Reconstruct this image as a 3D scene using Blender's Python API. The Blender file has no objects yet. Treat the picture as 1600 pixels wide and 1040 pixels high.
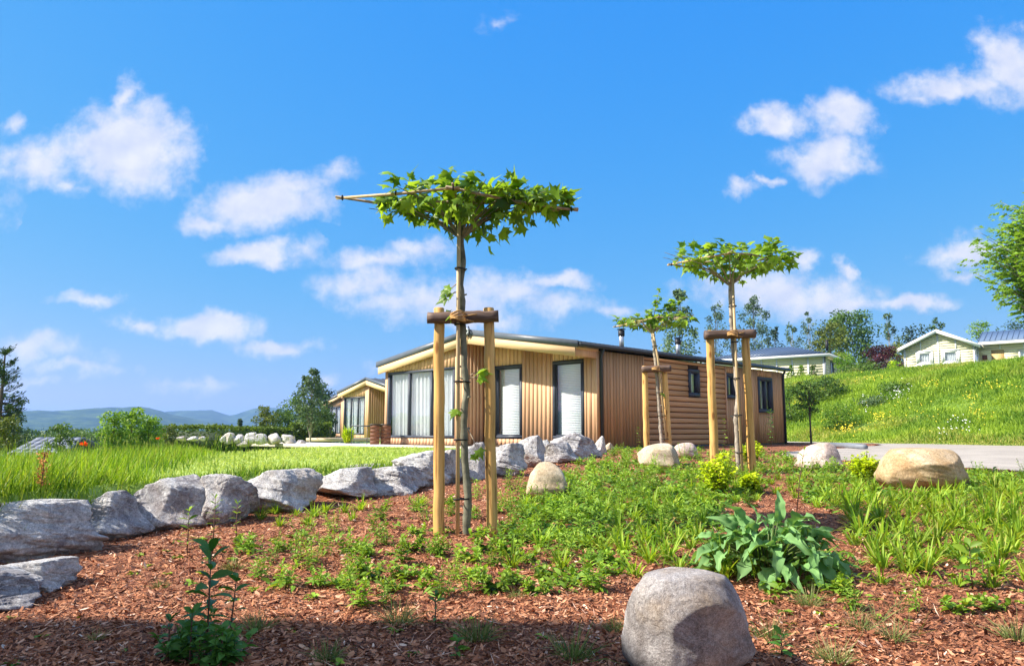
import bpy, math, random
import numpy as np
from mathutils import Vector, Matrix

rng = np.random.default_rng(7)
random.seed(7)
S = bpy.context.scene
COL = S.collection
R = math.radians

# ------------------------------------------------------------------ camera
EYE = 1.5                      # camera height in the world's z
FOC = 1180.0                   # focal length in pixels of a 1600 px wide frame
PITCH = math.atan(153 / FOC)
cam_d = bpy.data.cameras.new('camera')
cam_d.sensor_width = 36.0
cam_d.lens = 36.0 * FOC / 1600.0
cam_d.clip_start = 0.05
cam_d.clip_end = 20000
cam = bpy.data.objects.new('camera', cam_d)
COL.objects.link(cam)
cam.location = (0, 0, EYE)
cam.rotation_euler = (R(90) + PITCH, 0, 0)
S.camera = cam

cs_, sn_ = math.cos(PITCH), math.sin(PITCH)


def ray(px, py):
    x = (px - 800) / FOC
    y = (520 - py) / FOC
    Y = cs_ - sn_ * y
    return np.array([x / Y, 1.0, (sn_ + cs_ * y) / Y])


def at(px, py, Y):
    r = ray(px, py)
    return np.array([r[0] * Y, Y, r[2] * Y + EYE])


# ------------------------------------------------------------------ sun and sky
SUN_EL = 42.0
SUN_H = np.array([-0.985, -0.17]); SUN_H /= np.hypot(*SUN_H)
sun_dir = np.array([SUN_H[0] * math.cos(R(SUN_EL)), SUN_H[1] * math.cos(R(SUN_EL)), math.sin(R(SUN_EL))])
ld = bpy.data.lights.new('sun', 'SUN')
ld.energy = 4.5
ld.angle = R(0.6)
ld.color = (1.0, 0.93, 0.82)
sun = bpy.data.objects.new('sun', ld)
COL.objects.link(sun)
sun.rotation_euler = Vector(sun_dir).to_track_quat('Z', 'Y').to_euler()
sun.location = (0, 0, 60)

S.view_settings.view_transform = 'Standard'
S.view_settings.look = 'None'
S.view_settings.gamma = 1.0
S.view_settings.use_curve_mapping = False
S.view_settings.exposure = 1.25
S.cycles.use_denoising = True
S.cycles.max_bounces = 8
S.cycles.transparent_max_bounces = 12
S.cycles.volume_bounces = 1
S.cycles.caustics_reflective = False
S.cycles.caustics_refractive = False
S.cycles.sample_clamp_indirect = 6

SKY_STRENGTH = 0.14
HAZE = 0.00023
CLOUDS = [  # direction of each cloud (as a place in the photograph), half width, half height, weight
    (205, 232, 88, 66, 1.15), (190, 160, 26, 36, .8), (60, 250, 78, 38, .85), (110, 290, 34, 16, .6), (14, 195, 24, 18, .6),
    (255, 215, 50, 40, .8), (140, 240, 60, 40, .8),
    (415, 315, 92, 42, 1.1), (330, 345, 48, 20, .85), (455, 290, 58, 26, .8), (395, 396, 66, 18, .95), (520, 270, 40, 24, .5),
    (590, 402, 100, 20, .72), (560, 436, 72, 30, .74), (655, 385, 60, 18, .62), (700, 470, 130, 40, .85), (620, 470, 60, 25, .7),
    (800, 455, 66, 26, .72), (875, 434, 62, 13, .85), (325, 512, 72, 22, 1.0), (432, 539, 60, 14, .95), (140, 474, 52, 13, .7),
    (220, 500, 42, 12, .62), (50, 552, 90, 20, .72), (110, 578, 80, 12, .62), (20, 600, 70, 8, .5), (300, 600, 90, 10, .42), (1215, 188, 44, 25, .85), (1318, 180, 56, 38, 1.0),
    (1290, 252, 66, 38, 1.0), (1158, 300, 28, 16, .75), (1196, 284, 18, 9, .65), (1490, 135, 90, 22, .85), (1575, 100, 60, 52, .9),
    (1435, 150, 36, 16, .6), (1230, 458, 140, 36, .9), (1340, 468, 66, 18, .72), (1248, 400, 40, 16, .7), (1420, 467, 62, 15, .85),
    (1328, 422, 19, 14, .85), (1505, 392, 58, 24, .9), (1520, 424, 48, 13, .7), (785, 35, 34, 14, .38), (500, 587, 24, 8, .5),
    (582, 572, 24, 9, .5), (740, 500, 100, 18, .7), (860, 470, 60, 24, .62), (470, 390, 50, 16, .5), (960, 480, 60, 12, .5), (-120, 330, 110, 50, 1.0), (-260, 120, 160, 40, .9),
    (1800, 240, 120, 50, 1.0), (1960, 430, 150, 40, .9), (500, -190, 120, 60, .8), (1200, -160, 160, 50, .8)]

W = bpy.data.worlds.new('World')
S.world = W
W.use_nodes = True
nt = W.node_tree
nt.nodes.clear()
N = nt.nodes
LK = nt.links


def nd(t, **k):
    n = N.new(t)
    for a, v in k.items():
        setattr(n, a, v)
    return n


def wmath(op, a, b=None, c=None, clamp=False):
    n = nd('ShaderNodeMath', operation=op, use_clamp=clamp)
    for i, v in enumerate((a, b, c)):
        if v is None:
            continue
        if isinstance(v, (int, float)):
            n.inputs[i].default_value = v
        else:
            LK.new(v, n.inputs[i])
    return n.outputs[0]


sky = nd('ShaderNodeTexSky', sky_type='NISHITA')
sky.sun_disc = False
sky.sun_elevation = R(SUN_EL)
sky.sun_rotation = math.atan2(SUN_H[0], SUN_H[1])
sky.air_density = 1.0
sky.dust_density = 0.6
sky.ozone_density = 3.0
bg1 = nd('ShaderNodeBackground')
bg1.inputs['Strength'].default_value = SKY_STRENGTH
# film-like response of the blue sky, channel by channel
spc = nd('ShaderNodeSeparateColor')
LK.new(sky.outputs[0], spc.inputs[0])
cmb = nd('ShaderNodeCombineColor')
for ch, (kk, pw_) in enumerate(((.043, 1.5), (.254, .50), (.93, .0))):
    LK.new(wmath('MULTIPLY', wmath('POWER', wmath('MAXIMUM', spc.outputs[ch], 1e-3), pw_), kk / SKY_STRENGTH / 2 ** S.view_settings.exposure), cmb.inputs[ch])
LK.new(cmb.outputs[0], bg1.inputs['Color'])

tc = nd('ShaderNodeTexCoord')
sep = nd('ShaderNodeSeparateXYZ')
LK.new(tc.outputs['Generated'], sep.inputs[0])
ysafe = wmath('MAXIMUM', sep.outputs['Y'], 0.05)
uu = wmath('DIVIDE', sep.outputs['X'], ysafe)
vv = wmath('DIVIDE', sep.outputs['Z'], ysafe)
uv = nd('ShaderNodeCombineXYZ')
LK.new(uu, uv.inputs[0]); LK.new(vv, uv.inputs[1])
n1 = nd('ShaderNodeTexNoise')
n1.inputs['Scale'].default_value = 11.0
n1.inputs['Detail'].default_value = 8
n1.inputs['Roughness'].default_value = 0.6
LK.new(uv.outputs[0], n1.inputs['Vector'])
warp = nd('ShaderNodeVectorMath', operation='MULTIPLY_ADD')
LK.new(n1.outputs['Color'], warp.inputs[0])
warp.inputs[1].default_value = (0.12, 0.075, 0)
LK.new(uv.outputs[0], warp.inputs[2])
warp2 = nd('ShaderNodeVectorMath', operation='SUBTRACT')
LK.new(warp.outputs[0], warp2.inputs[0])
warp2.inputs[1].default_value = (0.06, 0.0375, 0)
acc = None
for (px, py, rx, ry, w) in CLOUDS:
    r = ray(px, py)
    s1 = nd('ShaderNodeVectorMath', operation='SUBTRACT')
    LK.new(warp2.outputs[0], s1.inputs[0])
    s1.inputs[1].default_value = (r[0], r[2], 0)
    s2 = nd('ShaderNodeVectorMath', operation='MULTIPLY')
    LK.new(s1.outputs[0], s2.inputs[0])
    s2.inputs[1].default_value = (FOC / rx / 1.5, FOC / ry / 1.5, 0)
    s3 = nd('ShaderNodeVectorMath', operation='LENGTH')
    LK.new(s2.outputs[0], s3.inputs[0])
    v = wmath('MULTIPLY_ADD', s3.outputs['Value'], -w, w)
    acc = v if acc is None else wmath('SMOOTH_MAX', acc, v, 0.15)
front = wmath('GREATER_THAN', sep.outputs['Y'], 0.12)
acc = wmath('MULTIPLY', wmath('MAXIMUM', acc, 0.0), front)
# clouds over the rest of the sky, out of view, thickened for fill light
zs = wmath('MAXIMUM', sep.outputs['Z'], 0.03)
up_ = nd('ShaderNodeCombineXYZ')
LK.new(wmath('DIVIDE', sep.outputs['X'], zs), up_.inputs[0])
LK.new(wmath('DIVIDE', sep.outputs['Y'], zs), up_.inputs[1])
n2 = nd('ShaderNodeTexNoise')
n2.inputs['Scale'].default_value = 0.9
n2.inputs['Detail'].default_value = 6
LK.new(up_.outputs[0], n2.inputs['Vector'])
rest = wmath('MULTIPLY', wmath('MULTIPLY_ADD', n2.outputs['Fac'], 5.0, -2.0, clamp=True), wmath('SUBTRACT', 1.0, wmath('MULTIPLY_ADD', sep.outputs['Y'], 4.0, 0.6, clamp=True)))
acc = wmath('MAXIMUM', acc, rest)
n3 = nd('ShaderNodeTexNoise')
n3.inputs['Scale'].default_value = 26.0
n3.inputs['Detail'].default_value = 9
n3.inputs['Roughness'].default_value = 0.62
LK.new(uv.outputs[0], n3.inputs['Vector'])
dens = wmath('ADD', acc, wmath('MULTIPLY_ADD', n3.outputs['Fac'], 1.15, -0.60))
dens = wmath('MULTIPLY', dens, wmath('GREATER_THAN', acc, 0.001))
mr = nd('ShaderNodeMapRange', interpolation_type='SMOOTHSTEP')
LK.new(dens, mr.inputs[0])
mr.inputs[1].default_value = 0.0
mr.inputs[2].default_value = 0.72
# light and shade painted into the clouds: sides away from the sun greyer, bluer
off = nd('ShaderNodeVectorMath', operation='ADD')
LK.new(uv.outputs[0], off.inputs[0])
off.inputs[1].default_value = (-0.010, 0.012, 0)
n4 = nd('ShaderNodeTexNoise')
n4.inputs['Scale'].default_value = 14.0
n4.inputs['Detail'].default_value = 6
LK.new(off.outputs[0], n4.inputs['Vector'])
n5 = nd('ShaderNodeTexNoise')
n5.inputs['Scale'].default_value = 14.0
n5.inputs['Detail'].default_value = 6
LK.new(uv.outputs[0], n5.inputs['Vector'])
rel = wmath('MULTIPLY_ADD', wmath('SUBTRACT', n5.outputs['Fac'], n4.outputs['Fac']), 3.0, 0.55, clamp=True)
cmix = nd('ShaderNodeMixRGB')
LK.new(rel, cmix.inputs[0])
cmix.inputs[1].default_value = (0.30, 0.33, 0.43, 1)
cmix.inputs[2].default_value = (0.42, 0.42, 0.45, 1)
bg2 = nd('ShaderNodeBackground')
LK.new(cmix.outputs[0], bg2.inputs['Color'])
bg2.inputs['Strength'].default_value = 0.95
mixs = nd('ShaderNodeMixShader')
LK.new(wmath('MULTIPLY', mr.outputs[0], 0.93), mixs.inputs[0])
LK.new(bg1.outputs[0], mixs.inputs[1])
LK.new(bg2.outputs[0], mixs.inputs[2])
wo = nd('ShaderNodeOutputWorld')
LK.new(mixs.outputs[0], wo.inputs['Surface'])


# ------------------------------------------------------------------ materials
MATS = {}


def newmat(name):
    m = bpy.data.materials.new(name)
    m.use_nodes = True
    MATS[name] = m
    t = m.node_tree
    b = t.nodes['Principled BSDF']
    b.inputs['Specular IOR Level'].default_value = 0.3
    return m, t, b


def mnoise(t, scale, detail=4, rough=.55, coord='Object', stretch=None):
    tcn = t.nodes.new('ShaderNodeTexCoord')
    n = t.nodes.new('ShaderNodeTexNoise')
    n.inputs['Scale'].default_value = scale
    n.inputs['Detail'].default_value = detail
    n.inputs['Roughness'].default_value = rough
    if stretch:
        mp = t.nodes.new('ShaderNodeMapping')
        mp.inputs['Scale'].default_value = stretch
        t.links.new(tcn.outputs[coord], mp.inputs[0])
        t.links.new(mp.outputs[0], n.inputs['Vector'])
    else:
        t.links.new(tcn.outputs[coord], n.inputs['Vector'])
    return n


def ramp(t, src, stops):
    r = t.nodes.new('ShaderNodeValToRGB')
    e = r.color_ramp.elements
    while len(e) > 1:
        e.remove(e[-1])
    e[0].position = stops[0][0]
    e[0].color = (*stops[0][1], 1)
    for p, c in stops[1:]:
        x = e.new(p)
        x.color = (*c, 1)
    t.links.new(src, r.inputs[0])
    return r.outputs[0]


def mmix(t, fac, a, b, mode='MIX'):
    n = t.nodes.new('ShaderNodeMixRGB')
    n.blend_type = mode
    for i, v in ((0, fac), (1, a), (2, b)):
        if isinstance(v, (int, float)):
            n.inputs[i].default_value = v
        elif isinstance(v, tuple):
            n.inputs[i].default_value = (*v, 1)
        else:
            t.links.new(v, n.inputs[i])
    return n.outputs[0]


def bump(t, b, src, strength=.3, dist=.02):
    n = t.nodes.new('ShaderNodeBump')
    n.inputs['Strength'].default_value = strength
    n.inputs['Distance'].default_value = dist
    t.links.new(src, n.inputs['Height'])
    t.links.new(n.outputs[0], b.inputs['Normal'])
    return n


def objrand(t, lo, hi):
    oi = t.nodes.new('ShaderNodeObjectInfo')
    mr_ = t.nodes.new('ShaderNodeMapRange')
    mr_.inputs[3].default_value = lo
    mr_.inputs[4].default_value = hi
    t.links.new(oi.outputs['Random'], mr_.inputs[0])
    return mr_.outputs[0]


def wood(name, c1, c2, grain_axis, rough=.6, var=(.88, 1.1), scale=1.0, bmp=.25, knots=0.0):
    m, t, b = newmat(name)
    st = {'X': (1.2, 22, 22), 'Y': (22, 1.2, 22), 'Z': (22, 22, 1.2)}[grain_axis]
    st = tuple(s * scale for s in st)
    oi = t.nodes.new('ShaderNodeObjectInfo')
    tcn = t.nodes.new('ShaderNodeTexCoord')
    add = t.nodes.new('ShaderNodeVectorMath')
    add.operation = 'MULTIPLY_ADD'
    t.links.new(oi.outputs['Random'], add.inputs[0])
    add.inputs[1].default_value = (7, 5, 9)
    t.links.new(tcn.outputs['Object'], add.inputs[2])
    mp = t.nodes.new('ShaderNodeMapping')
    mp.inputs['Scale'].default_value = st
    t.links.new(add.outputs[0], mp.inputs[0])
    n = t.nodes.new('ShaderNodeTexNoise')
    n.inputs['Scale'].default_value = 1.0
    n.inputs['Detail'].default_value = 5
    n.inputs['Distortion'].default_value = .6
    t.links.new(mp.outputs[0], n.inputs['Vector'])
    col = ramp(t, n.outputs['Fac'], [(.3, c1), (.7, c2)])
    if knots:
        vk = t.nodes.new('ShaderNodeTexVoronoi'); vk.inputs['Scale'].default_value = 1.0
        mk_ = t.nodes.new('ShaderNodeMapping'); mk_.inputs['Scale'].default_value = {'X': (3.0, 9, 9), 'Y': (9, 3.0, 9), 'Z': (9, 9, 3.0)}[grain_axis]
        t.links.new(add.outputs[0], mk_.inputs[0]); t.links.new(mk_.outputs[0], vk.inputs['Vector'])
        col = mmix(t, knots, col, ramp(t, vk.outputs['Distance'], [(.0, (.25, .13, .07)), (.13, (.45, .30, .2)), (.20, (1, 1, 1))]), 'MULTIPLY')
        cr_ = t.nodes.new('ShaderNodeTexNoise'); cr_.inputs['Scale'].default_value = 2.2; cr_.inputs['Detail'].default_value = 3
        t.links.new(mp.outputs[0], cr_.inputs['Vector'])
        col = mmix(t, knots, col, ramp(t, cr_.outputs['Fac'], [(.34, (.42, .34, .28)), (.42, (1, 1, 1))]), 'MULTIPLY')
        lg = mnoise(t, 1.7, 4)
        col = mmix(t, knots, col, ramp(t, lg.outputs['Fac'], [(.35, (.78, .74, .70)), (.6, (1.06, 1.04, 1.0))]), 'MULTIPLY')
    hsn = t.nodes.new('ShaderNodeHueSaturation')
    t.links.new(col, hsn.inputs['Color'])
    t.links.new(objrand(t, *var), hsn.inputs['Value'])
    t.links.new(hsn.outputs[0], b.inputs['Base Color'])
    b.inputs['Roughness'].default_value = rough
    bump(t, b, n.outputs['Fac'], bmp, .01)
    return m


def plain(name, c, rough=.5, metallic=0.0, nscale=6, amt=.12, bmp=0, spec=.3):
    m, t, b = newmat(name)
    n = mnoise(t, nscale, 5)
    col = ramp(t, n.outputs['Fac'], [(.3, tuple(x * (1 - amt) for x in c)), (.7, tuple(min(1, x * (1 + amt)) for x in c))])
    t.links.new(col, b.inputs['Base Color'])
    b.inputs['Roughness'].default_value = rough
    b.inputs['Metallic'].default_value = metallic
    b.inputs['Specular IOR Level'].default_value = spec
    if bmp:
        bump(t, b, n.outputs['Fac'], bmp, .01)
    return m


def leafmat(name, dark, light, transl=.35, rough=.45, tipc=None, objvar=(.85, 1.15), spec=.3):
    """colour runs dark > light with the per-leaf value stored in the mesh's 'tint' attribute"""
    m, t, b = newmat(name)
    at_ = t.nodes.new('ShaderNodeAttribute')
    at_.attribute_name = 'tint'
    sepc = t.nodes.new('ShaderNodeSeparateColor')
    t.links.new(at_.outputs['Color'], sepc.inputs[0])
    col = mmix(t, sepc.outputs[0], dark, light)
    if tipc:
        col = mmix(t, sepc.outputs[1], col, tipc)
    hsn = t.nodes.new('ShaderNodeHueSaturation')
    t.links.new(col, hsn.inputs['Color'])
    t.links.new(objrand(t, *objvar), hsn.inputs['Value'])
    col = hsn.outputs[0]
    t.links.new(col, b.inputs['Base Color'])
    b.inputs['Roughness'].default_value = rough
    b.inputs['Specular IOR Level'].default_value = spec
    tr = t.nodes.new('ShaderNodeBsdfTranslucent')
    tcol = mmix(t, 1.0, col, (1.35, 1.25, .55), 'MULTIPLY')
    t.links.new(tcol, tr.inputs['Color'])
    mx = t.nodes.new('ShaderNodeMixShader')
    mx.inputs[0].default_value = transl
    t.links.new(b.outputs[0], mx.inputs[1])
    t.links.new(tr.outputs[0], mx.inputs[2])
    t.links.new(mx.outputs[0], t.nodes['Material Output'].inputs['Surface'])
    return m


def tintmat(name, stops, rough=.9):
    m, t, b = newmat(name)
    at_ = t.nodes.new('ShaderNodeAttribute')
    at_.attribute_name = 'tint'
    sepc = t.nodes.new('ShaderNodeSeparateColor')
    t.links.new(at_.outputs['Color'], sepc.inputs[0])
    t.links.new(ramp(t, sepc.outputs[0], stops), b.inputs['Base Color'])
    b.inputs['Roughness'].default_value = rough
    return m


# timber of the lodges: honey brown cladding
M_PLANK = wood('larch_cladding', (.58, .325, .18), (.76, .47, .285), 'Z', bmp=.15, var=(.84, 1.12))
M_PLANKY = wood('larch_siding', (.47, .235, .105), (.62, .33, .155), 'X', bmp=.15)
M_PLANK_SHADE = wood('larch_cladding_shade_toned', (.50, .255, .115), (.65, .36, .175), 'Z', bmp=.15, var=(.84, 1.12))  # copy of the front cladding, tone darkened and reddened for the wall in shade
M_FASCIA = wood('larch_fascia', (.68, .43, .22), (.80, .54, .30), 'Y', bmp=.1)
M_BACK = plain('dark_membrane', (.05, .028, .015), .9)
M_FRAME = plain('anthracite_frame', (.050, .058, .078), .45)
M_TRIM = plain('anthracite_roof_trim', (.10, .115, .14), .4)
M_ROOF = plain('dark_roof_sheet', (.045, .05, .06), .5)
M_PIPE = plain('anthracite_pipe', (.040, .045, .055), .4)
M_STEEL = plain('brushed_steel', (.55, .56, .58), .35, metallic=.8)
M_BLACK = plain('black_metal', (.02, .02, .022), .5)
M_WHITE = plain('white_paint', (.78, .78, .76), .5, amt=.03)
M_CREAM = plain('cream_boards', (.86, .78, .53), .6, amt=.04)
M_YWOOD = wood('ochre_boards', (.50, .33, .12), (.60, .42, .18), 'Z')
M_BLUEROOF = plain('blue_grey_roof', (.105, .15, .23), .4, amt=.08)
M_CURT = plain('white_curtain', (.80, .80, .80), .8, amt=.03)
M_BROWNBOX = wood('brown_box_wood', (.13, .045, .022), (.2, .08, .04), 'X')
M_PALEDECK = wood('pale_deck_wood', (.6, .48, .3), (.7, .58, .4), 'X')
M_POST = wood('stake_wood', (.60, .34, .095), (.76, .49, .18), 'Z', var=(.92, 1.06), scale=.8, knots=.85)
M_BARW = wood('weathered_bar_wood', (.070, .045, .036), (.21, .14, .11), 'X', scale=1.6, knots=.8, bmp=.6)
M_CANE = wood('bamboo_cane', (.46, .32, .16), (.60, .46, .26), 'Z')
M_CANED = wood('weathered_cane', (.26, .19, .12), (.42, .33, .22), 'Z')
M_BARK = plain('plane_bark', (.17, .165, .115), .8, nscale=14, amt=.45, bmp=.6)
M_BARKP = plain('pale_bark', (.34, .29, .23), .8, nscale=16, amt=.45, bmp=.6)
M_BARKD = plain('dark_bark', (.10, .075, .055), .9, nscale=6, amt=.3)
M_ROPE = plain('coir_rope', (.45, .26, .10), .9, nscale=60, amt=.4, bmp=.6)
M_TIE = plain('black_tie', (.015, .015, .015), .6)
M_SLATE = plain('slate_roof', (.15, .17, .22), .7, nscale=3, amt=.3)
M_PIPEG = plain('grey_pipe', (.17, .19, .22), .5)

m, t, b = newmat('glass')
gl = t.nodes.new('ShaderNodeBsdfGlossy'); gl.inputs['Roughness'].default_value = .015
tr = t.nodes.new('ShaderNodeBsdfTransparent'); tr.inputs['Color'].default_value = (.92, .96, .97, 1)
fr = t.nodes.new('ShaderNodeLayerWeight'); fr.inputs['Blend'].default_value = .5
pw = t.nodes.new('ShaderNodeMath'); pw.operation = 'POWER'; pw.inputs[1].default_value = 4.0
t.links.new(fr.outputs['Facing'], pw.inputs[0])
ad = t.nodes.new('ShaderNodeMath'); ad.operation = 'MULTIPLY_ADD'; ad.inputs[1].default_value = .9; ad.inputs[2].default_value = .17
t.links.new(pw.outputs[0], ad.inputs[0])
mx = t.nodes.new('ShaderNodeMixShader')
t.links.new(ad.outputs[0], mx.inputs[0]); t.links.new(tr.outputs[0], mx.inputs[1]); t.links.new(gl.outputs[0], mx.inputs[2])
t.links.new(mx.outputs[0], t.nodes['Material Output'].inputs['Surface'])
M_GLASS = m


def rockmat(name, base, light, dark, vein=.5, stain=(.30, .20, .10), stain_amt=.4, scale=1.0, bm=.7):
    m, t, b = newmat(name)
    oi = t.nodes.new('ShaderNodeObjectInfo')
    tcn = t.nodes.new('ShaderNodeTexCoord')
    add = t.nodes.new('ShaderNodeVectorMath')
    add.operation = 'MULTIPLY_ADD'
    t.links.new(oi.outputs['Random'], add.inputs[0])
    add.inputs[1].default_value = (31, 17, 23)
    t.links.new(tcn.outputs['Object'], add.inputs[2])

    def nz(sc, det, ro=.6, dist=0.0):
        n = t.nodes.new('ShaderNodeTexNoise')
        n.inputs['Scale'].default_value = sc * scale
        n.inputs['Detail'].default_value = det
        n.inputs['Roughness'].default_value = ro
        n.inputs['Distortion'].default_value = dist
        t.links.new(add.outputs[0], n.inputs['Vector'])
        return n.outputs['Fac']
    a = nz(3.0, 8, .68, .5)
    col = ramp(t, a, [(.32, dark), (.5, base), (.68, light)])
    s = ramp(t, nz(1.8, 4), [(.5, (0, 0, 0)), (.68, (1, 1, 1))])
    sm = t.nodes.new('ShaderNodeMath'); sm.operation = 'MULTIPLY'; sm.inputs[1].default_value = stain_amt
    t.links.new(s, sm.inputs[0])
    col = mmix(t, sm.outputs[0], col, stain)
    # pale veins where the distorted noise crosses a level
    vn = nz(4.2, 6, .55, 1.4)
    v = ramp(t, vn, [(.47, (0, 0, 0)), (.5, (1, 1, 1)), (.53, (0, 0, 0))])
    vm = t.nodes.new('ShaderNodeMath'); vm.operation = 'MULTIPLY'; vm.inputs[1].default_value = vein
    t.links.new(v, vm.inputs[0])
    col = mmix(t, vm.outputs[0], col, light)
    sp = ramp(t, nz(38, 3, .7), [(.35, (.72, .72, .72)), (.65, (1.18, 1.18, 1.18))])
    col = mmix(t, .8, col, sp, 'MULTIPLY')
    sp2 = ramp(t, nz(130, 4, .8), [(.38, (.50, .48, .46)), (.5, (1, 1, 1)), (.64, (1.3, 1.3, 1.3))])
    col = mmix(t, .75, col, sp2, 'MULTIPLY')
    ck = ramp(t, nz(2.3, 9, .75, 2.2), [(.485, (1, 1, 1)), (.5, (.32, .28, .26)), (.515, (1, 1, 1))])
    col = mmix(t, .7, col, ck, 'MULTIPLY')
    t.links.new(col, b.inputs['Base Color'])
    b.inputs['Roughness'].default_value = .85
    h1 = nz(9, 12, .78, .3)
    bump(t, b, h1, bm, .05)
    return m


M_LIME = rockmat('limestone', (.42, .40, .40), (.82, .80, .77), (.17, .15, .165), .6, (.24, .135, .08), .5, bm=1.0)
M_LIMEL = rockmat('pale_limestone', (.57, .55, .54), (.86, .84, .80), (.26, .235, .25), .55, (.42, .28, .15), .55, bm=1.0)
M_GRAN = rockmat('grey_granite', (.40, .36, .34), (.64, .60, .58), (.21, .175, .155), .12, (.50, .36, .22), .6, scale=1.6, bm=.8)
M_TAN = rockmat('tan_sandstone', (.50, .35, .19), (.64, .50, .33), (.34, .20, .085), .1, (.30, .20, .07), .55, bm=.35)
M_SAND = rockmat('sandy_boulder', (.55, .45, .31), (.66, .58, .44), (.42, .30, .18), .1, (.50, .33, .17), .3, bm=.35)
M_PINK = rockmat('pink_granite', (.56, .42, .36), (.70, .60, .54), (.40, .26, .21), .1, (.48, .30, .22), .3, bm=.4)

# foliage
L_PLANE = leafmat('plane_leaves', (.055, .14, .012), (.38, .58, .06), .50, .38, objvar=(.75, 1.25))
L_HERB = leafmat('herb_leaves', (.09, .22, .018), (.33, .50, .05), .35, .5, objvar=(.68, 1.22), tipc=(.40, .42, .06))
L_LILY = leafmat('daylily_leaves', (.13, .28, .018), (.42, .56, .045), .4, .5, objvar=(.72, 1.18), tipc=(.42, .36, .10))
L_TUFT = leafmat('tuft_blades', (.07, .13, .03), (.22, .30, .08), .3, .6, tipc=(.45, .36, .18))
L_BIG = leafmat('big_blue_green_leaves', (.08, .21, .055), (.24, .43, .15), .32, .7, objvar=(.85, 1.25))
L_WEED = leafmat('dark_weed_leaves', (.05, .15, .02), (.12, .27, .05), .3, .5)
L_LIME = leafmat('lime_leaves', (.22, .38, .01), (.52, .62, .02), .42, .5)
L_LAWN = leafmat('lawn_blades', (.24, .36, .05), (.46, .55, .14), .35, .6, tipc=(.55, .52, .25))
L_GRASS = leafmat('meadow_blades', (.045, .15, .008), (.36, .52, .03), .4, .55, tipc=(.40, .36, .10))
L_BANK = leafmat('bank_blades', (.075, .19, .012), (.35, .48, .045), .4, .6, tipc=(.50, .46, .12))
L_TREE = leafmat('tree_leaves', (.045, .10, .016), (.14, .24, .035), .3, .55)
L_TREEB = leafmat('bright_tree_leaves', (.10, .22, .02), (.27, .42, .05), .4, .5)
L_TREEG = leafmat('grey_green_leaves', (.065, .12, .055), (.17, .25, .13), .3, .6)
L_TREED = leafmat('dark_leaves', (.02, .05, .016), (.06, .11, .03), .2, .6)
L_OLIVE = leafmat('olive_leaves', (.10, .14, .02), (.22, .26, .04), .3, .6)
L_PURP = leafmat('purple_leaves', (.05, .012, .016), (.13, .03, .04), .25, .5)
L_HEDGE = leafmat('hedge_leaves', (.07, .13, .012), (.20, .28, .03), .3, .6)
M_STEM = plain('green_stem', (.10, .14, .04), .7)
M_STEMR = plain('reddish_stem', (.12, .06, .04), .7)
M_CHIP = tintmat('bark_chips', [(0, (.11, .042, .024)), (.35, (.31, .122, .060)), (.7, (.53, .245, .125)), (.93, (.72, .42, .27)), (1, (.78, .60, .45))])
M_FLOW = tintmat('petals', [(0, (.85, .85, .80)), (.45, (.85, .85, .80)), (.5, (.80, .62, .04)), (1, (.85, .70, .05))], .6)
M_POPPY = leafmat('poppy_petals', (.75, .06, .01), (.85, .12, .02), .35, .5)


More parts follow.
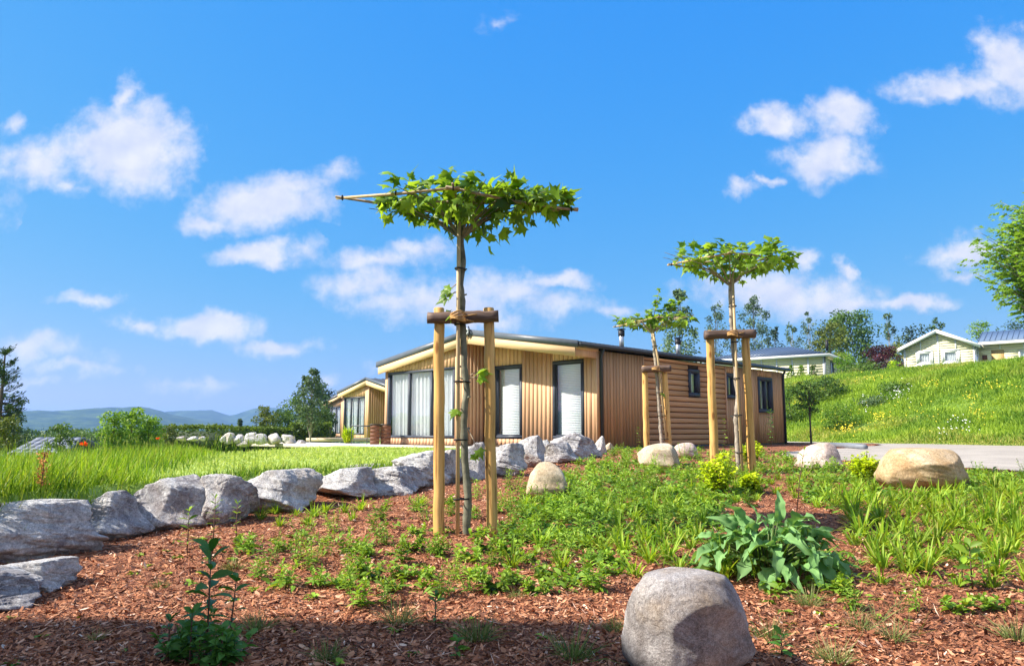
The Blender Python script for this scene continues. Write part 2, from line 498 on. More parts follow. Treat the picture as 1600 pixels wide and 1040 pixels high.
# ------------------------------------------------------------------ mesh helpers
class MB:
    """collects geometry (numpy) and links it as one mesh object"""

    def __init__(self):
        self.v = []; self.t = []; self.q = []; self.c = []; self.n = 0

    def add(self, V, quads=None, tris=None, tint=None):
        V = np.asarray(V, dtype=float).reshape(-1, 3)
        k = len(V)
        if quads is not None and len(quads):
            self.q.append(np.asarray(quads, dtype=np.int64).reshape(-1, 4) + self.n)
        if tris is not None and len(tris):
            self.t.append(np.asarray(tris, dtype=np.int64).reshape(-1, 3) + self.n)
        if tint is None:
            T = np.zeros((k, 2))
        else:
            T = np.asarray(tint, dtype=float)
            if T.ndim == 0:
                T = np.tile([float(T), 0.0], (k, 1))
            elif T.ndim == 1:
                T = np.stack([T, np.zeros(k)], 1)
        self.c.append(T)
        self.v.append(V)
        self.n += k
        return self

    def box(self, x0, x1, y0, y1, z0, z1, tint=None):
        V = [(x, y, z) for z in (z0, z1) for y in (y0, y1) for x in (x0, x1)]
        return self.add(V, [(0, 2, 3, 1), (4, 5, 7, 6), (0, 1, 5, 4), (1, 3, 7, 5), (3, 2, 6, 7), (2, 0, 4, 6)], tint=tint)

    def hexa(self, P, tint=None):
        """8 corners, bottom ring 0-3 then top ring 4-7"""
        return self.add(P, [(3, 2, 1, 0), (4, 5, 6, 7), (0, 1, 5, 4), (1, 2, 6, 5), (2, 3, 7, 6), (3, 0, 4, 7)], tint=tint)

    def tube(self, pts, radii, seg=8, cap=True, wob=0.0, tint=None):
        pts = np.asarray(pts, dtype=float)
        n = len(pts)
        radii = np.full(n, radii) if np.isscalar(radii) else np.asarray(radii, dtype=float)
        T = np.gradient(pts, axis=0)
        T /= np.linalg.norm(T, axis=1)[:, None] + 1e-9
        ref = np.array([1.0, 0, 0]) if abs(T[0][2]) > .7 else np.array([0, 0, 1.0])
        A = np.cross(T, ref); A /= np.linalg.norm(A, axis=1)[:, None] + 1e-9
        B = np.cross(T, A)
        th = np.linspace(0, 2 * math.pi, seg, endpoint=False)
        rr = radii[:, None] * (1 + wob * (rng.random((n, seg)) - .5))
        V = pts[:, None, :] + rr[..., None] * (np.cos(th)[None, :, None] * A[:, None, :] + np.sin(th)[None, :, None] * B[:, None, :])
        V = V.reshape(-1, 3)
        i = np.arange(n - 1)[:, None] * seg
        j = np.arange(seg)[None, :]
        j2 = (j + 1) % seg
        Q = np.stack([i + j, i + j2, i + seg + j2, i + seg + j], -1).reshape(-1, 4)
        tris = []
        if cap:
            V = np.vstack([V, pts[0], pts[-1]])
            c0, c1 = n * seg, n * seg + 1
            for a in range(seg):
                tris.append((c0, (a + 1) % seg, a))
                tris.append((c1, (n - 1) * seg + a, (n - 1) * seg + (a + 1) % seg))
        return self.add(V, Q, tris, tint=tint)

    def mesh(self, name, mats, smooth=False):
        V = np.vstack(self.v)
        me = bpy.data.meshes.new(name)
        Q = np.vstack(self.q) if self.q else np.zeros((0, 4), np.int64)
        T = np.vstack(self.t) if self.t else np.zeros((0, 3), np.int64)
        nl = Q.size + T.size
        me.vertices.add(len(V))
        me.vertices.foreach_set('co', V.astype(np.float32).ravel())
        me.loops.add(nl)
        me.loops.foreach_set('vertex_index', np.concatenate([Q.ravel(), T.ravel()]).astype(np.int32))
        me.polygons.add(len(Q) + len(T))
        st = np.concatenate([np.arange(len(Q)) * 4, Q.size + np.arange(len(T)) * 3]).astype(np.int32)
        me.polygons.foreach_set('loop_start', st)
        me.polygons.foreach_set('loop_total', np.concatenate([np.full(len(Q), 4), np.full(len(T), 3)]).astype(np.int32))
        me.update(calc_edges=True)
        C = np.vstack(self.c)
        if C.any():
            a = me.color_attributes.new('tint', 'FLOAT_COLOR', 'POINT')
            CC = np.zeros((len(V), 4), np.float32)
            CC[:, :2] = C
            CC[:, 3] = 1
            a.data.foreach_set('color', CC.ravel())
        if smooth:
            me.polygons.foreach_set('use_smooth', np.ones(len(me.polygons), bool))
        for mm in (mats if isinstance(mats, (list, tuple)) else [mats]):
            me.materials.append(mm)
        return me

    def build(self, name, mats, parent=None, smooth=False, **tags):
        return link(name, self.mesh(name, mats, smooth), parent, **tags)


def link(name, me, parent=None, loc=None, rot=None, scale=None, **tags):
    o = bpy.data.objects.new(name, me)
    COL.objects.link(o)
    if parent is not None:
        o.parent = parent
    if loc is not None:
        o.location = loc
    if rot is not None:
        o.rotation_euler = rot
    if scale is not None:
        o.scale = scale if hasattr(scale, '__len__') else (scale,) * 3
    tag(o, **tags)
    return o


def tag(o, label=None, cat=None, group=None, kind=None):
    if label: o['label'] = label
    if cat: o['category'] = cat
    if group: o['group'] = group
    if kind: o['kind'] = kind
    return o


def empty(name, loc, rz=0.0, **tags):
    o = bpy.data.objects.new(name, None)
    COL.objects.link(o)
    o.location = loc
    o.rotation_euler = (0, 0, rz)
    o.empty_display_size = .2
    return tag(o, **tags)


def fbm(x, y, seed=0, octs=4, f=1.0):
    """cheap smooth value noise, -1..1"""
    out = np.zeros(np.broadcast(x, y).shape)
    amp, tot = 1.0, 0.0
    for k in range(octs):
        xs = x * f + seed * 13.7 + k * 5.3
        ys = y * f - seed * 7.1 + k * 9.7
        xi = np.floor(xs).astype(np.int64); yi = np.floor(ys).astype(np.int64)
        xf = xs - xi; yf = ys - yi
        xf = xf * xf * (3 - 2 * xf); yf = yf * yf * (3 - 2 * yf)

        def h(a, b):
            n = (a * 374761393 + b * 668265263 + (seed + k) * 974711) & 0x7fffffff
            n = ((n ^ (n >> 13)) * 1274126177) & 0x7fffffff
            return (n & 0xffff) / 32767.5 - 1
        v = (h(xi, yi) * (1 - xf) + h(xi + 1, yi) * xf) * (1 - yf) + (h(xi, yi + 1) * (1 - xf) + h(xi + 1, yi + 1) * xf) * yf
        out += v * amp
        tot += amp
        amp *= .5
        f *= 2.03
    return out / tot


def unit(v):
    return v / (np.linalg.norm(v, axis=-1, keepdims=True) + 1e-9)


def sstep(a, b, x):
    t_ = np.clip((x - a) / (b - a), 0, 1)
    return t_ * t_ * (3 - 2 * t_)


# ------------------------------------------------------------------ lie of the land (heights relative to the eye; +EYE gives world z)
BED_Y = np.array([-30, 0, 2, 3.5, 5, 6.3, 8, 10, 12, 16, 20, 60])
BED_Z = np.array([-1.5, -1.4, -1.22, -1.07, -.93, -.84, -.72, -.60, -.54, -.47, -.46, -.46])
WALL_PX = [(-560, 1040), (-330, 960), (-75, 905), (60, 886), (130, 862), (230, 832), (310, 822), (390, 806), (485, 782), (570, 770), (655, 762), (715, 750), (790, 737), (850, 727), (905, 718), (950, 705)]


def ground_h(X, Y):
    X = np.asarray(X, float); Y = np.asarray(Y, float)
    bed = np.interp(Y, BED_Y, BED_Z)
    flat = -.46
    # distance to the right of the boulder wall decides bed or lawn
    w = wall_side(X, Y)
    inner = sstep(-.10, .12, w)
    z = flat + (bed - flat) * inner
    # meadow and lawn drop away to a valley on the left and behind
    dist = (X + 8) * -.917 + (Y - 41) * -.4
    q = np.maximum(np.minimum(dist - 8, Y - 23), Y - 78)
    q = np.maximum(q, 0)
    z = z - 12.5 * (1 - np.exp(-q * q / (q + 10) * .22 / 12.5))
    z = z - np.minimum(.075 * np.maximum(0, -X - 5.5), 1.4) * sstep(5, 12, Y)
    # green bank and plateau on the right
    d = (X - 16) * .915 + (Y - 23.6) * .402
    fade = sstep(-60, -5, X + (Y - 60) * .25)
    bank = 3.75 * sstep(-.3, 13.5, d) + .045 * np.clip(d - 12, 0, 60)
    z = z + fade * bank
    return z


def wall_side(X, Y):
    return np.asarray(X, float) - np.interp(Y, WALL_Yv, WALL_Xv)


# the line of the boulder wall on the ground
_p = []
for (px_, py_) in WALL_PX:
    r_ = ray(px_, py_)
    lo, hi = .5, 60.
    for _ in range(50):
        mid = (lo + hi) / 2
        if r_[2] * mid < np.interp(mid, BED_Y, BED_Z): hi = mid
        else: lo = mid
    _p.append((r_[0] * lo, lo))
_p = np.array(sorted(_p, key=lambda a: a[1])) + np.array([-.33, .13])
_p = np.vstack([[_p[0][0] - 3, _p[0][1] - 8], _p, [_p[-1][0] - .2, _p[-1][1] + 2.2], [_p[-1][0] + .05, 60]])
WALL_Xv, WALL_Yv = _p[:, 0], _p[:, 1]


def gz(X, Y):
    return ground_h(X, Y) + EYE


def hit(px, py, far=80.0):
    """where the line of sight through a pixel meets the ground"""
    r_ = ray(px, py)
    ys = np.geomspace(1.0, far, 900)
    f = r_[2] * ys - ground_h(r_[0] * ys, ys)
    i = np.argmax(f < 0)
    if f[i] >= 0:
        i = len(ys) - 1
    Y = ys[i]
    if i > 0:
        a, b_ = f[i - 1], f[i]
        Y = ys[i - 1] + (ys[i] - ys[i - 1]) * a / (a - b_ + 1e-12)
    X = r_[0] * Y
    return np.array([X, Y, float(gz(X, Y))])


# house frame
A_ = np.array([-.70718, .70703]); B_ = np.array([.70703, .70718])
HC = np.array([2.192, 19.5])
HROT = math.atan2(B_[1], B_[0])


def path_mask(X, Y):
    """gravel lane on the right: between the bed and the bank"""
    d = (X - 16) * .915 + (Y - 23.6) * .402 + fbm(X, Y, 5, 3, .35) * .35
    nearx = np.interp(Y, [-5, 6, 10.6, 14.4, 17, 20, 24, 27.5, 29, 34, 60], [17, 10.6, 7.4, 5.2, 6.0, 8.6, 11.6, 13.2, 12, 8, -6])
    return (d < 0.0) & (X > nearx + fbm(X, Y, 9, 3, .8) * .18) & (Y > -5)


def rect_in_house(X, Y, m=0.0):
    dx = X - HC[0]; dy = Y - HC[1]
    hb = dx * B_[0] + dy * B_[1]; ha = dx * A_[0] + dy * A_[1]
    return hb, ha


# ================================================================== THE SETTING
def posmat(name):
    m, t, b = newmat(name)
    g = t.nodes.new('ShaderNodeTexCoord')
    return m, t, b


# one big ground sheet out to the hills, polar so that near ground is fine and far ground coarse
def land_height(X, Y):
    z = ground_h(X, Y)
    r = np.hypot(X, Y)
    az = np.degrees(np.arctan2(X, Y))
    # skyline of the two wooded ridges, as elevation angle against azimuth
    p1 = [(-420, 642), (0, 648), (40, 642), (90, 641), (150, 636), (212, 634), (245, 638), (275, 646), (330, 656), (370, 664), (395, 672), (1600, 660)]
    p2 = [(-500, 640), (200, 655), (262, 642), (300, 640), (330, 641), (348, 646), (362, 650), (395, 640), (412, 637), (450, 641), (500, 645), (560, 650), (1900, 645)]

    def prof(p):
        a_ = [math.degrees(math.atan2(ray(x, y)[0], 1)) for x, y in p]
        e_ = [ray(x, y)[2] * math.cos(math.radians(a)) for (x, y), a in zip(p, a_)]
        return np.interp(az, a_, e_, left=.02, right=.02)
    h1 = prof(p1) * 2500 * (1 + .05 * fbm(az * .35, az * 0, 3, 3))
    h2 = prof(p2) * 3400
    low = z
    k1 = np.exp(-((r - 2500) / 620.0) ** 2)
    k2 = np.exp(-((r - 3400) / 650.0) ** 2)
    hill = np.maximum((h1 + 14) * k1, (h2 + 14) * k2)
    rough = fbm(X, Y, 11, 3, .012) * 5 + fbm(X, Y, 12, 2, .06) * 2.5
    far = sstep(500, 1500, r)
    roll = sstep(260, 700, r) * (fbm(X, Y, 21, 3, .0016) * 12)
    return z * 1.0 + hill * sstep(900, 1700, r) + rough * far * .8 + roll


NA = 900
rad = np.concatenate([[0], np.geomspace(.6, 60, 150), np.geomspace(61.5, 5000, 210)])
az_ = np.linspace(-math.pi, math.pi, NA, endpoint=False)
RR, AA = np.meshgrid(rad[1:], az_, indexing='ij')
XX = RR * np.sin(AA); YY = RR * np.cos(AA)
ZZ = land_height(XX, YY)
# the near lawn, bed and lane have sheets of their own a little above it
ZZ = ZZ - .10 * (1 - sstep(38, 46, RR)) + EYE
V = np.concatenate([[[0, 0, float(gz(0, 0)) - .1]], np.stack([XX, YY, ZZ], -1).reshape(-1, 3)])
nr = len(rad) - 1
i = np.arange(nr - 1)[:, None] * NA; j = np.arange(NA)[None, :]; j2 = (j + 1) % NA
Q = np.stack([1 + i + j, 1 + i + NA + j, 1 + i + NA + j2, 1 + i + j2], -1).reshape(-1, 4)
T = np.stack([np.zeros(NA, int), 1 + np.arange(NA), 1 + (np.arange(NA) + 1) % NA], -1)
m, t, b = newmat('countryside')
ln = mnoise(t, .02, 8, .65)
ln2 = mnoise(t, .22, 6, .7)
c1 = ramp(t, ln.outputs['Fac'], [(.36, (.012, .032, .014)), (.50, (.024, .055, .02)), (.60, (.07, .11, .03)), (.68, (.02, .05, .018))])
c2 = ramp(t, ln2.outputs['Fac'], [(.3, (.55, .55, .55)), (.7, (1.3, 1.3, 1.3))])
t.links.new(mmix(t, .8, c1, c2, 'MULTIPLY'), b.inputs['Base Color'])
b.inputs['Roughness'].default_value = 1.0
b.inputs['Specular IOR Level'].default_value = 0.0
MB().add(V, Q, T).build('ground', m, smooth=True, kind='structure')


def sheet(name, mat, x0, x1, y0, y1, step, mask, lift, rough=0.0, rf=1.2, tags=None, ystep=None):
    xs = np.arange(x0, x1 + step, step); ys = np.arange(y0, y1 + (ystep or step), ystep or step)
    X, Y = np.meshgrid(xs, ys, indexing='ij')
    Z = ground_h(X, Y) + EYE + lift
    if rough:
        Z = Z + rough * fbm(X, Y, 31, 4, rf)
    nx, ny = X.shape
    cx = (X[:-1, :-1] + X[1:, 1:]) / 2; cy = (Y[:-1, :-1] + Y[1:, 1:]) / 2
    keep = mask(cx, cy)
    ii, jj = np.nonzero(keep)
    q = np.stack([ii * ny + jj, (ii + 1) * ny + jj, (ii + 1) * ny + jj + 1, ii * ny + jj + 1], -1)
    used = np.unique(q)
    rem = np.full(nx * ny, -1); rem[used] = np.arange(len(used))
    V = np.stack([X, Y, Z], -1).reshape(-1, 3)[used]
    return MB().add(V, rem[q]).build(name, mat, smooth=True, kind='structure')


# bark mulch
m, t, b = newmat('mulch')
v = t.nodes.new('ShaderNodeTexVoronoi'); v.inputs['Scale'].default_value = 46
tcn = t.nodes.new('ShaderNodeTexCoord'); mp = t.nodes.new('ShaderNodeMapping'); mp.inputs['Scale'].default_value = (1, .55, 1)
nn = mnoise(t, 9, 3)
wp = t.nodes.new('ShaderNodeVectorMath'); wp.operation = 'MULTIPLY_ADD'
t.links.new(nn.outputs['Color'], wp.inputs[0]); wp.inputs[1].default_value = (.25, .25, .25); t.links.new(tcn.outputs['Object'], wp.inputs[2])
t.links.new(wp.outputs[0], mp.inputs[0]); t.links.new(mp.outputs[0], v.inputs['Vector'])
sc = t.nodes.new('ShaderNodeSeparateColor'); t.links.new(v.outputs['Color'], sc.inputs[0])
col = ramp(t, sc.outputs[0], [(0, (.08, .026, .014)), (.5, (.26, .09, .042)), (.85, (.44, .18, .085)), (1, (.55, .29, .16))])
big = mnoise(t, 1.3, 5)
col = mmix(t, .6, col, ramp(t, big.outputs['Fac'], [(.35, (.7, .66, .62)), (.65, (1.15, 1.1, 1.0))]), 'MULTIPLY')
t.links.new(col, b.inputs['Base Color']); b.inputs['Roughness'].default_value = .95
bump(t, b, v.outputs['Distance'], .8, .02)
M_MULCH = m


def bed_mask(X, Y):
    hb, ha = rect_in_house(X, Y)
    return (wall_side(X, Y) > .0) & ~path_mask(X, Y) & ~((ha > .02) & (hb > -1.0)) & (X < np.interp(Y, [-5, 6, 10.6, 14.4, 20, 27.5, 29], [17.5, 11, 7.8, 5.6, 9, 13.4, 12.5]))


sheet('mulch_bed', M_MULCH, -9, 18, -4, 29, .10, bed_mask, .004, .022, 2.2)

# gravel lane
m, t, b = newmat('gravel')
n = mnoise(t, 60, 4, .7); n2_ = mnoise(t, 1.2, 4)
col = ramp(t, n.outputs['Fac'], [(.3, (.24, .215, .185)), (.5, (.36, .325, .285)), (.72, (.50, .455, .41))])
col = mmix(t, .7, col, ramp(t, n2_.outputs['Fac'], [(.35, (.82, .80, .78)), (.65, (1.12, 1.1, 1.06))]), 'MULTIPLY')
t.links.new(col, b.inputs['Base Color']); b.inputs['Roughness'].default_value = .95
bump(t, b, n.outputs['Fac'], .6, .01)
sheet('gravel_lane', m, 3, 30, -4, 42, .14, path_mask, .010, .008, 3)

# patio strip in front of the houses (pale paving seen as one stripe)
patio_edge_x = None


def hab(X, Y):
    return rect_in_house(X, Y)


def patio_mask(X, Y):
    hb, ha = hab(X, Y)
    a1 = (hb < .0) & (hb > -2.3 - .25 * np.clip(ha - 4, 0, 12)) & (ha > -.2) & (ha < 15.5)
    return a1


def patio2_mask(X, Y):
    hb, ha = hab(X, Y)
    return (hb > -1.0) & (hb < 9.5) & (ha > 8.35) & (ha < 13)


m, t, b = newmat('pale_paving')
n = mnoise(t, 30, 4); 
t.links.new(ramp(t, n.outputs['Fac'], [(.3, (.52, .46, .38)), (.7, (.68, .62, .54))]), b.inputs['Base Color']); b.inputs['Roughness'].default_value = .8
M_PAVE = m


def quad_sheet(name, mat, pts, z, kind='structure', th=.0):
    P = [(x, y, z) for x, y in pts]
    mb = MB()
    if th:
        mb.hexa([(x, y, z - th) for x, y in pts] + P)
    else:
        mb.add(P, [(0, 1, 2, 3)])
    return mb.build(name, mat, kind=kind)


def hw(hb, ha):
    """house frame to world xy"""
    return (HC[0] + hb * B_[0] + ha * A_[0], HC[1] + hb * B_[1] + ha * A_[1])


FL = -.46 + EYE
quad_sheet('patio', M_PAVE, [hw(-2.2, -.1), hw(-2.2, 15.0), hw(.0, 15.0), hw(.0, -.1)][::-1], FL + .03, th=.12)


# lawn
def lawn_mask(X, Y):
    return (wall_side(X, Y) < .08) & (Y < 46) & (X > -26) & (ground_h(X, Y) > -2.5)


m, t, b = newmat('lawn')
n = mnoise(t, 2.2, 6, .65); n2_ = mnoise(t, 45, 4, .7); n3_ = mnoise(t, .5, 3)
col = ramp(t, n.outputs['Fac'], [(.3, (.20, .31, .045)), (.5, (.29, .41, .075)), (.7, (.40, .49, .13))])
col = mmix(t, .7, col, ramp(t, n2_.outputs['Fac'], [(.3, (.6, .6, .6)), (.7, (1.25, 1.25, 1.2))]), 'MULTIPLY')
t.links.new(col, b.inputs['Base Color']); b.inputs['Roughness'].default_value = .9
bump(t, b, n2_.outputs['Fac'], .7, .02)
sheet('lawn', m, -26, 3.2, 1, 46, .16, lawn_mask, .006, .012, 1.5)

# soil under the bank grass
m, t, b = newmat('bank_turf')
n = mnoise(t, 1.6, 7, .7)
t.links.new(ramp(t, n.outputs['Fac'], [(.3, (.06, .12, .015)), (.55, (.13, .22, .025)), (.72, (.24, .28, .06))]), b.inputs['Base Color']); b.inputs['Roughness'].default_value = 1


def bank_mask(X, Y):
    d = (X - 16) * .915 + (Y - 23.6) * .402
    return (d > -.45) & ~path_mask(X, Y) & (Y > 4)


sheet('bank', m, 0, 62, 4, 78, .35, bank_mask, .006, .05, .6)


# ================================================================== BUILDINGS
def spans_minus(lo, hi, cuts):
    out = [(lo, hi)]
    for a, b_ in cuts:
        nxt = []
        for l, h in out:
            if b_ <= l or a >= h:
                nxt.append((l, h)); continue
            if a > l: nxt.append((l, a))
            if b_ < h: nxt.append((b_, h))
        out = nxt
    return [(l, h) for l, h in out if h - l > .02]


def boards(parent, mat, base, axis, s0, s1, width, zb, ztop, normal, openings, thick=.026, gap=.018, lift=.004):
    """vertical cladding boards, each an object; axis 0: wall runs along local x, 1: along local y.
    base = coordinate of the wall face on the other axis, normal = +1/-1 outward"""
    s = s0
    while s < s1 - 1e-6:
        e = min(s + width, s1)
        a, b_ = s + gap / 2, e - gap / 2
        if b_ - a > .02:
            cuts = [(o[2], o[3]) for o in openings if o[0] < b_ - .01 and o[1] > a + .01]
            segs = []
            # a board that is only partly crossed by an opening is narrowed beside it
            parts_ = [(a, b_, cuts)]
            for o in openings:
                if o[0] < b_ - .01 and o[1] > a + .01:
                    if o[0] > a + .015 or o[1] < b_ - .015:
                        parts_ = []
                        if o[0] > a + .015:
                            parts_.append((a, o[0] - .004, []))
                            parts_.append((o[0], b_, [(o[2], o[3])]))
                        else:
                            parts_.append((a, o[1], [(o[2], o[3])]))
                            parts_.append((o[1] + .004, b_, []))
            for pa, pb, cu in parts_:
                top = min(ztop(pa), ztop(pb))
                for l, h in spans_minus(zb, max(ztop(pa), ztop(pb)), cu):
                    if h >= top:
                        ta, tb = ztop(pa), ztop(pb)
                    else:
                        ta = tb = h
                    if min(ta, tb) - l < .02: continue
                    o0 = base + normal * lift; o1 = base + normal * (lift + thick)
                    if axis == 0:
                        P = [(pa, o0, l), (pb, o0, l), (pb, o1, l), (pa, o1, l), (pa, o0, ta), (pb, o0, tb), (pb, o1, tb), (pa, o1, ta)]
                    else:
                        P = [(o0, pa, l), (o0, pb, l), (o1, pb, l), (o1, pa, l), (o0, pa, ta), (o0, pb, tb), (o1, pb, tb), (o1, pa, ta)]
                    if (axis == 0) == (normal > 0):
                        pass
                    else:
                        P = [P[3], P[2], P[1], P[0], P[7], P[6], P[5], P[4]]
                    MB().hexa(P).build('plank', mat, parent)
        s = e


def wallsheet(mb, base, axis, s0, s1, zb, ztop, openings, normal, th=.09, breaks=()):
    """solid wall behind the boards with real openings"""
    ss = sorted(set([s0, s1] + [x for o in openings for x in o[:2] if s0 < x < s1] + [x for x in breaks if s0 < x < s1]))
    for a, b_ in zip(ss[:-1], ss[1:]):
        cuts = [(o[2], o[3]) for o in openings if o[0] < b_ - 1e-6 and o[1] > a + 1e-6]
        for l, h in spans_minus(zb, max(ztop(a), ztop(b_)), cuts):
            isTop = h > min(ztop(a), ztop(b_)) - 1e-6
            ta, tb = (ztop(a), ztop(b_)) if isTop else (h, h)
            o0 = base; o1 = base - normal * th
            if axis == 0:
                P = [(a, o1, l), (b_, o1, l), (b_, o0, l), (a, o0, l), (a, o1, ta), (b_, o1, tb), (b_, o0, tb), (a, o0, ta)]
            else:
                P = [(o1, a, l), (o1, b_, l), (o0, b_, l), (o0, a, l), (o1, a, ta), (o1, b_, tb), (o0, b_, tb), (o0, a, ta)]
            mb.hexa(P)


def window(parent, base, axis, normal, o, fmat=M_FRAME, fw=.085, mull=(), sub='curtain', proud=.045, double=True, name='window'):
    a, b_, z0, z1 = o

    def bx(mb, s0, s1, n0, n1, l, h):
        lo, hi = sorted((base + normal * n0, base + normal * n1))
        if axis == 0: mb.box(s0, s1, lo, hi, l, h)
        else: mb.box(lo, hi, s0, s1, l, h)
    f = MB()
    bx(f, a - .0, b_ + .0, -.06, proud, z0, z0 + fw)
    bx(f, a, b_, -.06, proud, z1 - fw, z1)
    bx(f, a, a + fw, -.06, proud, z0 + fw, z1 - fw)
    bx(f, b_ - fw, b_, -.06, proud, z0 + fw, z1 - fw)
    if double:  # inner sash, set back
        g = fw + .03
        bx(f, a + fw, b_ - fw, -.055, proud - .025, z0 + fw, z0 + g)
        bx(f, a + fw, b_ - fw, -.055, proud - .025, z1 - g, z1 - fw)
        bx(f, a + fw, a + g, -.055, proud - .025, z0 + g, z1 - g)
        bx(f, b_ - g, b_ - fw, -.055, proud - .025, z0 + g, z1 - g)
    else:
        g = fw
    w = f.build(name, fmat, parent)
    edges = [a + g] + [x for x in mull] + [b_ - g]
    for x in mull:
        mm = MB(); bx(mm, x - .035, x + .035, -.05, proud - .01, z0 + g, z1 - g); mm.build('mullion', fmat, w)
    for s0, s1 in zip(edges[:-1], edges[1:]):
        l = s0 + (.035 if s0 in mull else 0); h = s1 - (.035 if s1 in mull else 0)
        gm = MB()
        c = base + normal * -.012
        if axis == 0: gm.add([(l, c, z0 + g), (h, c, z0 + g), (h, c, z1 - g), (l, c, z1 - g)], [(0, 1, 2, 3)])
        else: gm.add([(c, l, z0 + g), (c, h, z0 + g), (c, h, z1 - g), (c, l, z1 - g)], [(0, 1, 2, 3)])
        gm.build('pane', M_GLASS, w)
    # curtain or blind hanging just inside
    cm = MB()
    if sub == 'curtain':
        n = max(24, int((b_ - a) * 60))
        s = np.linspace(a + .01, b_ - .01, n)
        dd = -.17 + .055 * np.sin(s * 40 + 2 * np.sin(s * 5.3)) + .012 * np.sin(s * 91)
        zz = np.array([z0 - .02, z1 + .02])
        G = np.zeros((n, 2, 3))
        for k in range(2):
            x = base + normal * (dd * (1 - .25 * k))
            G[:, k] = np.stack([s, x, np.full(n, zz[k])], -1) if axis == 0 else np.stack([x, s, np.full(n, zz[k])], -1)
        i = np.arange(n - 1) * 2
        cm.add(G.reshape(-1, 3), np.stack([i, i + 2, i + 3, i + 1], -1))
        cm.build('curtain', M_CURT, w, smooth=True)
    elif sub == 'blind':
        n = int((z1 - z0) / .045)
        for k in range(n):
            l = z0 + k * (z1 - z0) / n
            bx(cm, a + .02, b_ - .02, -.115, -.10, l, l + (z1 - z0) / n - .0012)
        bx(cm, a + .01, b_ - .01, -.135, -.128, z0, z1)
        cm.build('blind', M_CURT, w)
    else:
        bx(cm, a + .01, b_ - .01, -.30, -.29, z0, z1)
        cm.build('blind', M_CURT, w)
    return w


